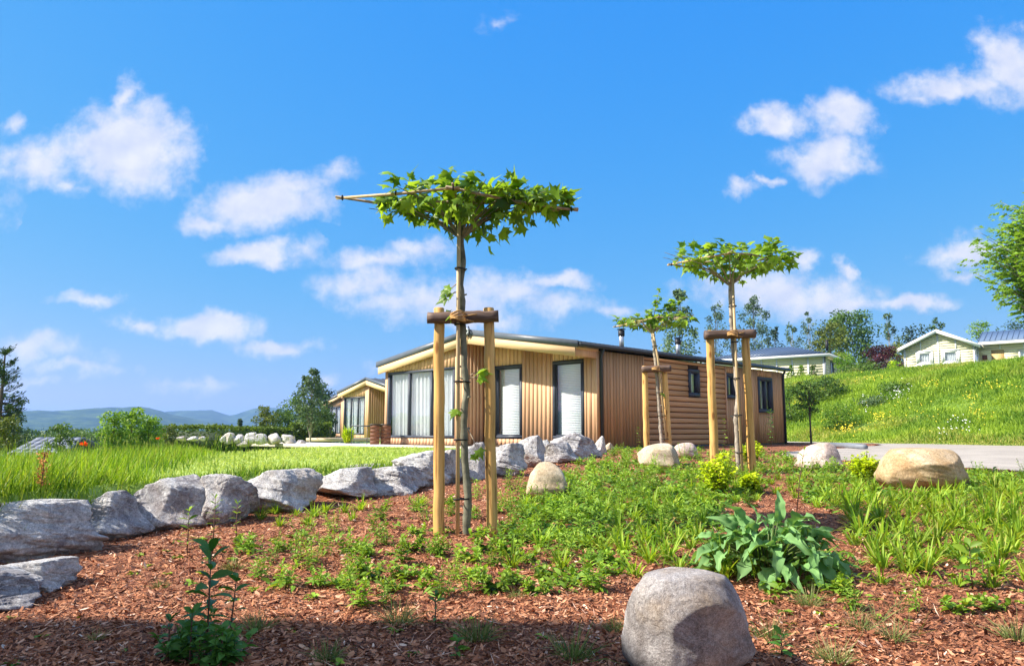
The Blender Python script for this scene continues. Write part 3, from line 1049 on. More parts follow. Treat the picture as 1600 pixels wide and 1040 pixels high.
def timber_lodge(loc, rot, label, ridge, wproj, wtot, length, proj, log=None, side_windows=(), front_windows=(), proj_window=None, far_side=False, flues=(), detail=True):
    root = empty('timber_lodge', loc, rot, label=label, cat='lodge')
    EV = 2.20 + .46      # eave, above the floor level z=0
    RG = 2.86 + .46
    ov = .92 if proj < 1 else proj + .18
    zt = lambda y: (EV + (RG - EV) * (y + .15) / (ridge + .15)) if y < ridge else (RG - (RG - EV) * (y - ridge) / (wtot + .25 - ridge))
    und = lambda y: zt(y) - .16
    ysplit = wtot - wproj
    mb = MB()
    # recessed front, return wall, projecting front, sides, back
    wallsheet(mb, 0.0, 1, 0.0, ysplit + .1, 0.04, und, front_windows, -1, breaks=(ridge,))
    wallsheet(mb, -proj, 1, ysplit, wtot, 0.04, und, [proj_window] if proj_window else [], -1, breaks=(ridge,))
    wallsheet(mb, ysplit, 0, -proj + .09, 0.0, 0.04, lambda s: und(ysplit), [], -1)
    wallsheet(mb, 0.0, 0, .09, length, 0.04, lambda s: und(0), side_windows, -1)
    wallsheet(mb, wtot, 0, -proj + .09, length, 0.04, lambda s: und(wtot), [], 1)
    wallsheet(mb, length, 1, 0.09, wtot - .09, 0.04, und, [], 1, breaks=(ridge,))
    mb.build('wall', M_BACK, root)
    MB().box(-proj + .1, length - .1, .1, wtot - .1, .02, .06).build('floor', M_BACK, root)
    W_ = .158
    boards(root, M_PLANK, 0.0, 1, 0.0, ysplit, W_, .05, und, -1, front_windows)
    boards(root, M_PLANK, -proj, 1, ysplit, wtot, W_, .05, und, -1, [proj_window] if proj_window else [])
    boards(root, M_PLANK, ysplit, 0, -proj - .02, -.03, W_ * .9, .05, lambda s: und(ysplit), -1, [])
    if detail:
        l0, l1 = log if log else (length, length)
        boards(root, M_PLANK_SHADE, 0.0, 0, -.02, l0, .135, .05, lambda s: und(0), -1, [w for w in side_windows if w[0] < l0], gap=.022)
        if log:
            boards(root, M_PLANK_SHADE, 0.0, 0, l1, length, .135, .05, lambda s: und(0), -1, [w for w in side_windows if w[1] > l1], gap=.022)
            # rounded log siding, one long board per row, cut where a window interrupts it
            H = .158
            z = .05
            while z < und(0) - .02:
                h = min(H, und(0) - z)
                for a, b_ in spans_minus(l0, l1, [(w[0], w[1]) for w in side_windows if w[2] < z + h - .02 and w[3] > z + .02]):
                    prof = [(-.004, z + .004), (-.026, z + .010), (-.040, z + .04), (-.037, z + h * .55), (-.026, z + h - .020), (-.008, z + h - .006)]
                    n = len(prof)
                    V = [(a + .002, p[0], p[1]) for p in prof] + [(b_ - .002, p[0], p[1]) for p in prof]
                    q = [(k, k + n, k + n + 1, k + 1) for k in range(n - 1)] + [(n - 1, 2 * n - 1, n, 0)]
                    tr = [(0, k, k + 1) for k in range(1, n - 1)] + [(n, n + k + 1, n + k) for k in range(1, n - 1)]
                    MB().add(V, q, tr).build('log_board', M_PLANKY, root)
                z += H
            MB().box(l0 - .02, l0 + .02, -.06, 0, .05, und(0)).build('corner_trim', M_PLANK, root)
            MB().box(l1 - .02, l1 + .02, -.06, 0, .05, und(0)).build('corner_trim', M_PLANK, root)
    boards(root, M_PLANK, wtot, 0, -proj, length, .30, .05, lambda s: und(wtot), 1, [])
    MB().box(-proj - .034, -proj + .02, ysplit - .034, ysplit - .001, .05, und(ysplit)).build('corner_trim', M_PLANK, root)
    MB().box(-.034, .0, -.03, .03, .05, und(0)).build('corner_trim', M_PLANK, root)
    for o in front_windows:
        window(root, 0.0, 1, -1, o, sub='blind')
    if proj_window:
        a, b_ = proj_window[0], proj_window[1]
        window(root, -proj, 1, -1, proj_window, mull=(a + (b_ - a) / 3, a + 2 * (b_ - a) / 3), double=False, fw=.075)
    for o in side_windows:
        wide = o[1] - o[0] > .8
        window(root, 0.0, 0, -1, o, mull=((o[0] + o[1]) / 2,) if wide else (), sub='curtain', fw=.10, proud=.07)
    # roof
    x0, x1 = -ov, length + .22
    rf = MB()
    for ya, yb in ((-.15, ridge), (ridge, wtot + .25)):
        ya_, yb_ = zt(ya), zt(yb)
        rf.hexa([(x0, ya, ya_ - .10), (x1, ya, ya_ - .10), (x1, yb, yb_ - .10), (x0, yb, yb_ - .10), (x0, ya, ya_), (x1, ya, ya_), (x1, yb, yb_), (x0, yb, yb_)])
    roof = rf.build('roof', M_ROOF, root)
    n = int((x1 - x0) / (.19 if detail else .5))
    for k in range(n + 1):
        x = x0 + .03 + k * (x1 - x0 - .1) / n
        r_ = MB()
        for ya, yb in ((-.19, ridge - .001), (ridge + .001, wtot + .29)):
            za, zb_ = zt(max(ya, -.15)), zt(min(yb, wtot + .25))
            r_.hexa([(x, ya, za - .07), (x + .07, ya, za - .07), (x + .07, yb, zb_ - .02), (x, yb, zb_ - .02), (x, ya, za + .03), (x + .07, ya, za + .03), (x + .07, yb, zb_ + .03), (x, yb, zb_ + .03)])
        r_.build('roof_rib', M_ROOF, roof)
    # metal edge and timber bargeboards on the front
    for ya, yb in ((-.17, ridge), (ridge, wtot + .27)):
        za, zb_ = zt(ya), zt(yb)
        P = lambda xa, xb, d0, d1, ya=ya, yb=yb, za=za, zb_=zb_: [(xa, ya, za + d0), (xb, ya, za + d0), (xb, yb, zb_ + d0), (xa, yb, zb_ + d0), (xa, ya, za + d1), (xb, ya, za + d1), (xb, yb, zb_ + d1), (xa, yb, zb_ + d1)]
        MB().hexa(P(x0 - .05, x0 - .001, -.12, .05)).build('metal_edge', M_TRIM, roof)
        ya2 = ya + (.10 if ya < 0 else 0); yb2 = yb - (.10 if yb > ridge + .1 else 0)
        za2, zb2 = zt(ya2), zt(yb2)
        MB().hexa([(x0 - .03, ya2, za2 - .37), (x0 + .005, ya2, za2 - .37), (x0 + .005, yb2, zb2 - .37), (x0 - .03, yb2, zb2 - .37),
                   (x0 - .03, ya2, za2 - .122), (x0 + .005, ya2, za2 - .122), (x0 + .005, yb2, zb2 - .122), (x0 - .03, yb2, zb2 - .122)]).build('bargeboard', M_FASCIA, root)
        MB().hexa([(x0 + .008, ya2, za2 - .17), (0.0, ya2, za2 - .17), (0.0, yb2, zb2 - .17), (x0 + .008, yb2, zb2 - .17),
                   (x0 + .008, ya2, za2 - .102), (0.0, ya2, za2 - .102), (0.0, yb2, zb2 - .102), (x0 + .008, yb2, zb2 - .102)]).build('soffit', M_FASCIA, root)
    # side of the overhang next to the near corner
    MB().box(x0 + .01, -.04, -.035, -.005, und(0) - .20, und(0) + .03).build('side_board', M_PLANK, root)
    # gutter, downpipe
    MB().tube([(x0, -.20, EV - .05), (x1, -.20, EV - .05)], .05, 8).build('gutter', M_PIPE, root)
    if detail:
        MB().tube([(.10, -.17, EV - .06), (.10, -.10, EV - .20), (.10, -.075, EV - .3), (.10, -.075, .02)], .042, 10).build('downpipe', M_PIPE, root, smooth=True)
        MB().tube([(length - .06, -.17, EV - .06), (length - .06, -.10, EV - .2), (length - .06, -.075, EV - .3), (length - .06, -.075, .02)], .042, 10).build('downpipe', M_PIPE, root, smooth=True)
    MB().box(-proj - .01, length, -.012, .0, -.05, .06).build('skirt', M_FRAME, root)
    MB().box(-proj - .012, -proj, ysplit, wtot, -.05, .055).build('skirt', M_FRAME, root)
    MB().box(-.012, .0, .0, ysplit, -.05, .05).build('skirt', M_FRAME, root)
    for fx, fy, h in flues:
        z = zt(fy)
        fl = MB().tube([(fx, fy, z - .05), (fx, fy, z + h)], .075, 14).build('flue', M_STEEL, root, smooth=True)
        MB().tube([(fx, fy, z + h - .12), (fx, fy, z + h - .10), (fx, fy, z + h + .06), (fx, fy, z + h + .065)], [.085, .10, .10, .02], 14).build('flue_cap', M_BLACK, fl)
        MB().tube([(fx, fy, z + h + .09), (fx, fy, z + h + .11)], [.14, .12], 14).build('flue_cap', M_BLACK, fl)
    return root


Z0 = -.46 + EYE
lodge = timber_lodge((HC[0], HC[1], Z0), HROT, 'nearest wood-clad lodge with a wide glazed gable, behind the tall stakes', 3.95, 3.95, 8.2, 10.52, .75,
                     log=(2.0, 6.49),
                     side_windows=[(4.30, 4.90, 1.02 + .46, 1.84 + .46), (6.52, 7.08, 1.03 + .46, 1.83 + .46), (8.63, 9.64, .62 + .46, 1.82 + .46)],
                     front_windows=[(.41, 1.50, -.21 + .46, 1.88 + .46), (2.67, 3.78, -.21 + .46, 1.88 + .46)],
                     proj_window=(4.70, 8.02, -.21 + .46, 1.88 + .46),
                     flues=((3.1, 1.5, .50), (6.2, 1.5, .50)))
# small emblem bracket at the gable's peak
ob = empty('gable_lamp', (0, 0, 0)); ob.parent = lodge
pk = MB()
y, z = 3.98, 2.86 + .46 + .0
for (dy, dz, ey, ez) in ((0, .13, .13, 0), (.13, 0, 0, -.13), (0, -.13, -.13, 0), (-.13, 0, 0, .13)):
    pk.tube([(-1.02, y + dy, z - .02 + dz), (-1.02, y + ey, z - .02 + ez)], .018, 6)
pk.build('lamp_frame', M_WHITE, ob)
MB().tube([(-1.0, y - .10, z + .12), (-1.03, y - .20, z - .02), (-1.0, y - .10, z - .18)], .022, 6).build('lamp_bracket', M_BLACK, ob)

# second and third lodge further along the row
def lodge_at(pxc, Yc, proj, label):
    """outer corner of the glazed section at a pixel column and distance"""
    k = ray(pxc, 640)[0] * Yc
    wproj, wtot = 2.6, 5.0
    ys = wtot - wproj
    cx = k - (-proj) * B_[0] - ys * A_[0]
    cy = Yc - (-proj) * B_[1] - ys * A_[1]
    return timber_lodge((cx, cy, float(gz(cx, cy)) if False else Z0 - .02), HROT, label, ys + .02, wproj, wtot, 9.0, proj,
                        front_windows=[], proj_window=(ys + .32, wtot - .22, .28, 2.34), detail=False)


lodge_at(576, 41.0, 1.5, 'second lodge in the row, its glazed gable just left of the nearest lodge')
lodge_at(536.5, 57.5, 1.5, 'farthest lodge in the row, smallest, left of the second lodge')


def cream_plank_wall(root, pts, z0, z1, openings=(), rows=.2, mat=M_CREAM):
    pass


def plan_wall(root, P0, P1, z0, ztop, openings=(), battens=1.15, mat=M_CREAM, row=.21):
    """a wall of horizontal lap boards between two plan points (world xy relative to root), outward normal to the right of P0>P1"""
    P0 = np.array(P0, float); P1 = np.array(P1, float)
    L = np.hypot(*(P1 - P0)); d = (P1 - P0) / L; n = np.array([d[1], -d[0]])
    ang = math.atan2(d[1], d[0])
    w = empty('facade', (P0[0], P0[1], 0), ang); w.parent = root
    mb = MB(); wallsheet(mb, 0.0, 0, 0.0, L, z0, ztop, openings, -1, breaks=(L / 2,)); mb.build('wall', mat, w)
    z = z0
    zmax = max(ztop(0), ztop(L), ztop(L / 2))
    while z < zmax - .03:
        h = min(row, zmax - z)
        # usable run of the row under the roof slope
        ss = np.linspace(0, L, 81)
        ok = [s for s in ss if ztop(s) >= z + h * .6]
        if ok:
            for a, b_ in spans_minus(min(ok), max(ok), [(o[0], o[1]) for o in openings if o[2] < z + h - .02 and o[3] > z + .02]):
                ta = min(h, ztop(a) - z); tb = min(h, ztop(b_) - z)
                MB().hexa([(a, -.019, z), (b_, -.019, z), (b_, -.002, z), (a, -.002, z), (a, -.017, z + ta - .005), (b_, -.017, z + tb - .005), (b_, -.002, z + tb - .006), (a, -.002, z + ta - .006)]).build('board', mat, w)
        z += row
    k = int(L / battens)
    for i in range(k + 1):
        s = min(max(i * L / k, .06), L - .06)
        for a, b_ in spans_minus(z0, ztop(s) - .02, [(o[2], o[3]) for o in openings if o[0] - .05 < s < o[1] + .05]):
            MB().box(s - .06, s + .06, -.055, -.0345, a, b_).build('batten', M_WHITE, w)
    return w, L


# ---- cream bungalow with a hipped roof behind the nearest lodge
K = ray(1288, 560)[0] * 58, 58.0
Wl = ray(1100, 560)[0] * 63.6, 63.6
Rr = ray(1328, 560)[0] * 66.5, 66.5
eav = 5.86 + EYE
base = eav - 2.45
root = empty('cream_bungalow', (K[0], K[1], 0), 0, label='cream bungalow with hipped blue-grey roof rising behind the nearest lodge', cat='bungalow')
kl = (Wl[0] - K[0], Wl[1] - K[1]); kr = (Rr[0] - K[0], Rr[1] - K[1])
plan_wall(root, kl, (0, 0), base, lambda s: eav, [(2.4, 3.3, base + .9, base + 1.9)])
w2, L2 = plan_wall(root, (0, 0), kr, base, lambda s: eav, [(2.0, 3.1, base + .1, base + 2.1)], battens=2.6)
window(w2, 0, 0, -1, (2.0, 3.1, base + .1, base + 2.1), fmat=M_FRAME, name='door')
c4 = (kl[0] + kr[0], kl[1] + kr[1])
MB().hexa([(kl[0], kl[1], base - .6), (0, 0, base - .6), (kr[0], kr[1], base - .6), (c4[0], c4[1], base - .6), (kl[0], kl[1], base), (0, 0, base), (kr[0], kr[1], base), (c4[0], c4[1], base)]).build('plinth', M_WHITE, root)
dl = np.array(kl) / np.hypot(*kl); dr = np.array(kr) / np.hypot(*kr)
o_ = .45
e0 = -dl * o_ - dr * o_; e1 = np.array(kr) - dl * o_ + dr * o_; e2 = np.array(c4) + dl * o_ + dr * o_; e3 = np.array(kl) + dl * o_ - dr * o_
wid = np.hypot(*kr) / 2 + o_
rg = 1.30
r0 = (e0 + e1) / 2 + dl * wid * .75; r1 = (e3 + e2) / 2 - dl * wid * .75
zr = eav + rg
rm = MB()
E_ = lambda e, z: (e[0], e[1], z)
rm.add([E_(e0, eav), E_(e1, eav), E_(e2, eav), E_(e3, eav), E_(r0, zr), E_(r1, zr)], [(0, 4, 5, 3), (1, 2, 5, 4), (0, 3, 2, 1)], [(0, 1, 4), (2, 3, 5)])
roof = rm.build('roof', M_BLUEROOF, root)
# standing seams, each up the slope
Lr = np.hypot(*(e3 - e0))
ns = 34
for kx in range(1, ns):
    f = kx / ns
    p = e0 + (e3 - e0) * f
    top = r0 + (r1 - r0) * np.clip((f * Lr - wid * .75) / max(Lr - 1.5 * wid, .1), 0, 1)
    g = 1.0
    s_along = f * Lr
    g = min(1.0, s_along / (wid * .75), (Lr - s_along) / (wid * .75))
    inner = p + dr * wid * g
    MB().tube([(p[0], p[1], eav + .03), (inner[0], inner[1], eav + .03 + rg * g)], .028, 4, cap=False).build('roof_seam', M_BLUEROOF, roof)
for a, b_ in ((e0, e3), (e0, e1)):
    d = (b_ - a) / np.hypot(*(b_ - a)); nn_ = np.array([d[1], -d[0]])
    if np.dot(nn_, (a + b_) / 2 - np.array(c4) / 2) < 0: nn_ = -nn_
    q0, q1 = a + nn_ * .02, b_ + nn_ * .02
    MB().hexa([E_(a, eav - .2), E_(b_, eav - .2), E_(q1, eav - .2), E_(q0, eav - .2), E_(a, eav + .02), E_(b_, eav + .02), E_(q1, eav + .02), E_(q0, eav + .02)]).build('bargeboard', M_WHITE, root)
MB().tube([(e0[0] + dl[0] * .3 + dr[0] * .9, e0[1] + dl[1] * .3 + dr[1] * .9, eav + .3), (e0[0] + dl[0] * .3 + dr[0] * .9, e0[1] + dl[1] * .3 + dr[1] * .9, eav + 1.15)], .11, 10).build('flue', M_BLACK, root)
MB().tube([(-dl[0] * .06 - dr[0] * .06, -dl[1] * .06 - dr[1] * .06, eav - .1), (-dl[0] * .06 - dr[0] * .06, -dl[1] * .06 - dr[1] * .06, base)], .05, 8).build('downpipe', M_PIPEG, root)

# ---- cream chalet with a white gable and a long side wing
GL = (ray(1413, 560)[0] * 65.0, 65.0); GR = (ray(1524, 560)[0] * 61.8, 61.8)
root = empty('cream_chalet', (GL[0], GL[1], 0), 0, label='cream chalet with white gable boards at the top of the green bank', cat='chalet')
gl_ = np.array([0., 0.]); gr_ = np.array([GR[0] - GL[0], GR[1] - GL[1]])
Lg = np.hypot(*gr_); dg = gr_ / Lg; ng = np.array([dg[1], -dg[0]])    # ng points to the camera side
if ng[1] > 0: ng = -ng
eav = 7.05 + EYE; base = eav - 2.5; pkz = eav + 1.25
zt_ = lambda s: eav + (pkz - eav) * (1 - abs(s - Lg / 2) / (Lg / 2))
ops = [(Lg / 2 - 1.55, Lg / 2 - .55, eav - 1.38, eav - .42), (Lg / 2 + .35, Lg / 2 + 1.4, eav - 1.38, eav - .42)]
w1, _ = plan_wall(root, (0, 0), tuple(gr_), base, zt_, ops, battens=Lg / 4)
for o in ops:
    window(w1, 0, 0, -1, o, fmat=M_WHITE, fw=.10)
    a, b_, z0_, z1_ = o
    f = MB()
    f.box(a - .16, b_ + .16, -.065, -.036, z1_, z1_ + .14); f.box(a - .16, b_ + .16, -.065, -.036, z0_ - .14, z0_)
    f.box(a - .16, a, -.065, -.036, z0_, z1_); f.box(b_, b_ + .16, -.065, -.036, z0_, z1_)
    f.build('window_surround', M_WHITE, w1)
back = -ng * 7.0
plan_wall(root, tuple(back), (0, 0), base, lambda s: eav, [], battens=3)
# gable roof
ovh = .45
pk0 = gr_ / 2 + ng * ovh; pk1 = gr_ / 2 + back
le0 = -dg * .45 + ng * ovh; le1 = -dg * .45 + back
re0 = gr_ + dg * .45 + ng * ovh; re1 = gr_ + dg * .45 + back
sl = (pkz - eav) / (Lg / 2) * .45
rm = MB()
th_ = .16
for e_a, e_b in ((le0, le1), (re0, re1)):
    P = [E_(e_a, eav - sl), E_(e_b, eav - sl), E_(pk1, pkz), E_(pk0, pkz)]
    P = [(p[0], p[1], p[2] + .02) for p in P] + [(p[0], p[1], p[2] + th_) for p in P]
    rm.hexa(P if e_a is re0 else [P[1], P[0], P[3], P[2], P[5], P[4], P[7], P[6]])
rm.build('roof', M_BLUEROOF, root)
for e_a in (le0, re0):
    q = ng * .05
    MB().hexa([E_(e_a, eav - sl - .12), E_(pk0, pkz - .12), E_(pk0 + q, pkz - .12), E_(e_a + q, eav - sl - .12), E_(e_a, eav - sl + .19), E_(pk0, pkz + .19), E_(pk0 + q, pkz + .19), E_(e_a + q, eav - sl + .19)]).build('bargeboard', M_WHITE, root)
# wing to the right, set back
wb = -ng * 1.6
wl0 = gr_ + wb; wl1 = gr_ + wb + dg * 11.5
weav = eav + .25
w3, _ = plan_wall(root, tuple(wl0), tuple(wl1), base, lambda s: weav, [(1.0, 1.9, base, base + 2.1), (2.9, 5.2, base + .1, base + 2.0), (5.6, 8.0, base + .1, base + 2.0)], battens=1.6)
MB().box(1.0, 1.9, .0, .05, base, base + 2.1).build('door', M_YWOOD, w3)
window(w3, 0, 0, -1, (2.9, 5.2, base + .1, base + 2.0), fmat=M_WHITE, mull=(4.05,))
window(w3, 0, 0, -1, (5.6, 8.0, base + .1, base + 2.0), fmat=M_WHITE, mull=(6.8,))
MB().box(.35, .7, -.12, -.06, base + 1.3, base + 1.7).build('wall_lamp', M_BROWNBOX, w3)
f0 = gr_ + dg * .2 + wb + ng * .55; f1 = wl1 + ng * .55 + dg * .4
b0 = f0 - ng * 3.6; b1 = f1 - ng * 3.6
wz = weav + 1.25
e0_, e1_ = f0 - ng * 7.2, f1 - ng * 7.2
rm = MB()
rm.hexa([E_(f0, weav - .02), E_(f1, weav - .02), E_(b1, wz - .12), E_(b0, wz - .12), E_(f0, weav + .12), E_(f1, weav + .12), E_(b1, wz), E_(b0, wz)])
rm.hexa([E_(b0, wz - .12), E_(b1, wz - .12), E_(e1_, weav - .02), E_(e0_, weav - .02), E_(b0, wz), E_(b1, wz), E_(e1_, weav + .12), E_(e0_, weav + .12)])
rf_ = rm.build('roof', M_BLUEROOF, root)
for kx in range(31):
    f = f0 + (f1 - f0) * kx / 30; b__ = b0 + (b1 - b0) * kx / 30
    MB().tube([E_(f, weav + .14), E_(b__, wz + .02)], .03, 4, cap=False).build('roof_seam', M_BLUEROOF, rf_)
MB().hexa([E_(f0 + ng * .002, weav - .22), E_(f1 + ng * .002, weav - .22), E_(f1 + ng * .06, weav - .22), E_(f0 + ng * .06, weav - .22), E_(f0 + ng * .002, weav + .0), E_(f1 + ng * .002, weav + .0), E_(f1 + ng * .06, weav), E_(f0 + ng * .06, weav)]).build('gutter', M_WHITE, root)
dp = gr_ + ng * .1 + dg * .1
MB().tube([E_(dp + ng * .3 + dg * .3, eav), E_(dp, eav - .35), E_(dp, base)], .055, 8).build('downpipe', M_PIPEG, root)
# garden bench seat edge in front of the wing
bp = gr_ + dg * 1.2 + ng * .5
bz = float(gz(GL[0] + bp[0], GL[1] + bp[1]))
ben = empty('garden_bench', (GL[0] + bp[0], GL[1] + bp[1], base), math.atan2(dg[1], dg[0]), label='small white bench beside the cream chalet gable', cat='bench')
MB().box(-.7, .7, -.25, .25, .40, .46).build('seat', M_WHITE, ben)
MB().box(-.7, .7, .21, .25, .5, .85).build('backrest', M_WHITE, ben)
for sx in (-.62, .62):
    MB().box(sx - .04, sx + .04, -.22, .22, 0, .395).build('leg', M_WHITE, ben)
MB().box(-1.2, 1.2, -.6, .6, -.6, .0).build('footing', M_WHITE, ben)

# ---- unseen building invented left of the camera to shade the front of the bed
root = empty('added_shade_block', (-8.4, 2.35, float(gz(-4, -3)) - .1), 0, label='unseen white block left of the camera, added to shade the front of the bed', cat='lodge')
hh = 8.2
mb = MB(); wallsheet(mb, 0.0, 0, -7.5, 0, 0, lambda s: hh, [(-6, -4.5, 1, 2.4), (-3, -1.5, 1, 2.4), (-6, -4.5, 4.2, 5.6), (-3, -1.5, 4.2, 5.6)], 1)
wallsheet(mb, 0.0, 1, -8, -.09, 0, lambda s: hh, [(-6, -4.5, 1, 2.4), (-3, -1.5, 1, 2.4)], 1)
wallsheet(mb, -7.5, 1, -8, -.09, 0, lambda s: hh, [], -1); wallsheet(mb, -8, 0, -7.5, 0, 0, lambda s: hh, [], -1)
mb.build('wall', M_WHITE, root)  # white walls chosen to bounce fill light onto the foreground
for z_ in (1, 4.2):
    for a in (-6, -3):
        window(root, 0, 0, 1, (a, a + 1.5, z_, z_ + 1.4))
for a in (-6, -3):
    window(root, 0, 1, 1, (a, a + 1.5, 1, 2.4))
MB().hexa([(-7.9, -8.4, hh), (.35, -8.4, hh), (.35, .35, hh), (-7.9, .35, hh), (-7.9, -8.4, hh + .2), (.35, -8.4, hh + .2), (.35, .35, hh + .2), (-7.9, .35, hh + .2)]).build('roof', M_ROOF, root)

# ---- slate roof hut below the meadow on the left
hx, hy = ray(42, 700)[0] * 27.0, 27.0
zt0 = 27.0 * ray(42, 684)[2] + EYE; ze0 = 27.0 * ray(42, 713)[2] + EYE
hut = empty('slate_roofed_hut', (hx, hy, 0), R(-14), label='low hut with a pale slate roof beyond the meadow at the far left', cat='hut')
zg = float(gz(hx, hy)) - .3
MB().box(-1.0, 1.3, .1, 2.6, zg, ze0 - .0).build('wall', M_WHITE, hut)
nrow = 6
for kx in range(nrow):
    f0_, f1_ = kx / nrow, (kx + 1) / nrow
    ya, yb = -.1 + 1.5 * f0_, -.1 + 1.5 * f1_
    za, zb_ = ze0 + (zt0 - ze0) * f0_, ze0 + (zt0 - ze0) * f1_
    xl, xr = -1.0 + .0 * f0_, 1.5 - .5 * f0_
    x = xl
    while x < xr:
        w_ = .34
        MB().hexa([(x + .006, ya, za), (min(x + w_, xr) - .006, ya, za), (min(x + w_, xr) - .006, yb + .05, zb_), (x + .006, yb + .05, zb_), (x + .006, ya, za + .025), (min(x + w_, xr) - .006, ya, za + .025), (min(x + w_, xr) - .006, yb + .05, zb_ + .02), (x + .006, yb + .05, zb_ + .02)]).build('slate', M_SLATE, hut)
        x += w_
MB().hexa([(-1.1, 1.4, zt0 - .05), (1.1, 1.4, zt0 - .05), (1.5, 2.9, ze0), (-1.1, 2.9, ze0), (-1.1, 1.4, zt0 + .0), (1.1, 1.4, zt0 + .0), (1.5, 2.9, ze0 + .05), (-1.1, 2.9, ze0 + .05)]).build('roof', M_SLATE, hut)

# ---- brown wooden bins and thin handrail between the first two lodges
p = ray(579, 690)[0] * 23.6, 23.6
for k_, (dx, wd) in enumerate(((0, .27), (.31, .30))):
    o = empty('storage_bin', (p[0] + dx, p[1] - .02 + dx * .3, Z0 + .03), R(12), label=['brown wooden bin at the left corner of the nearest lodge', 'dark brown bin touching the wall of the nearest lodge'][k_], cat='bin')
    for r_ in range(5):
        MB().box(-.005, wd, -.0, .30, .02 + r_ * .118, .02 + r_ * .118 + .110).build('board', M_BROWNBOX, o)
    MB().box(-.02, wd + .015, -.02, .32, .61, .645).build('lid', M_BLACK, o)
p0 = at(548, 665, 23.9); p1 = at(600, 664.5, 23.9)
o = empty('handrail', (p0[0], p0[1], Z0 + .03), 0, label='thin dark handrail running left from the brown bins', cat='handrail')
hz = p0[2] - Z0 - .03
MB().box(0, p1[0] - p0[0], -.02, .02, hz - .02, hz + .015).build('rail', M_FRAME, o)
for x in (0.03, (p1[0] - p0[0]) * .5):
    MB().box(x - .008, x + .008, -.008, .008, 0, hz - .02).build('post', M_FRAME, o)
# pale timber terrace of the second lodge
pc = at(470, 690, 36.0)
o = empty('timber_terrace', (ray(478, 690)[0] * 33.5, 33.5, Z0), R(14), label='low pale timber terrace in front of the second lodge', cat='terrace')
for k_ in range(10):
    MB().box(0, 3.6, k_ * .15, k_ * .15 + .14, .12, .15).build('deck_board', M_PALEDECK, o)
MB().box(0, 3.6, -.02, -.002, .0, .15).build('edge_board', M_PALEDECK, o)
# grey pipe lying at the edge of the lane
a0 = hit(1300, 699); a1 = hit(1352, 702)
MB().tube([a0 + [0, 0, .07], (a0 + a1) / 2 + [0, 0, .07], a1 + [0, 0, .06]], .075, 12).build('drain_pipe', M_PIPEG, smooth=True, label='short grey drain pipe lying on the gravel behind the pink boulder', cat='pipe')


# ================================================================== ROCKS
import bmesh
_ico = {}


def ico(sub):
    if sub not in _ico:
        bm = bmesh.new()
        bmesh.ops.create_icosphere(bm, subdivisions=sub, radius=1)
        bm.verts.ensure_lookup_table()
        V = np.array([v.co[:] for v in bm.verts]); F = np.array([[v.index for v in f.verts] for f in bm.faces])
        bm.free()
        _ico[sub] = (V, F)
    return _ico[sub]


def n3(P, seed, f=1.0, octs=4):
    return (fbm(P[:, 0] * f + P[:, 2] * f * .61, P[:, 1] * f - P[:, 2] * f * .43, seed, octs) + fbm(P[:, 1] * f + P[:, 2] * f * .77, P[:, 2] * f + P[:, 0] * f * .37, seed + 40, octs)) * .7


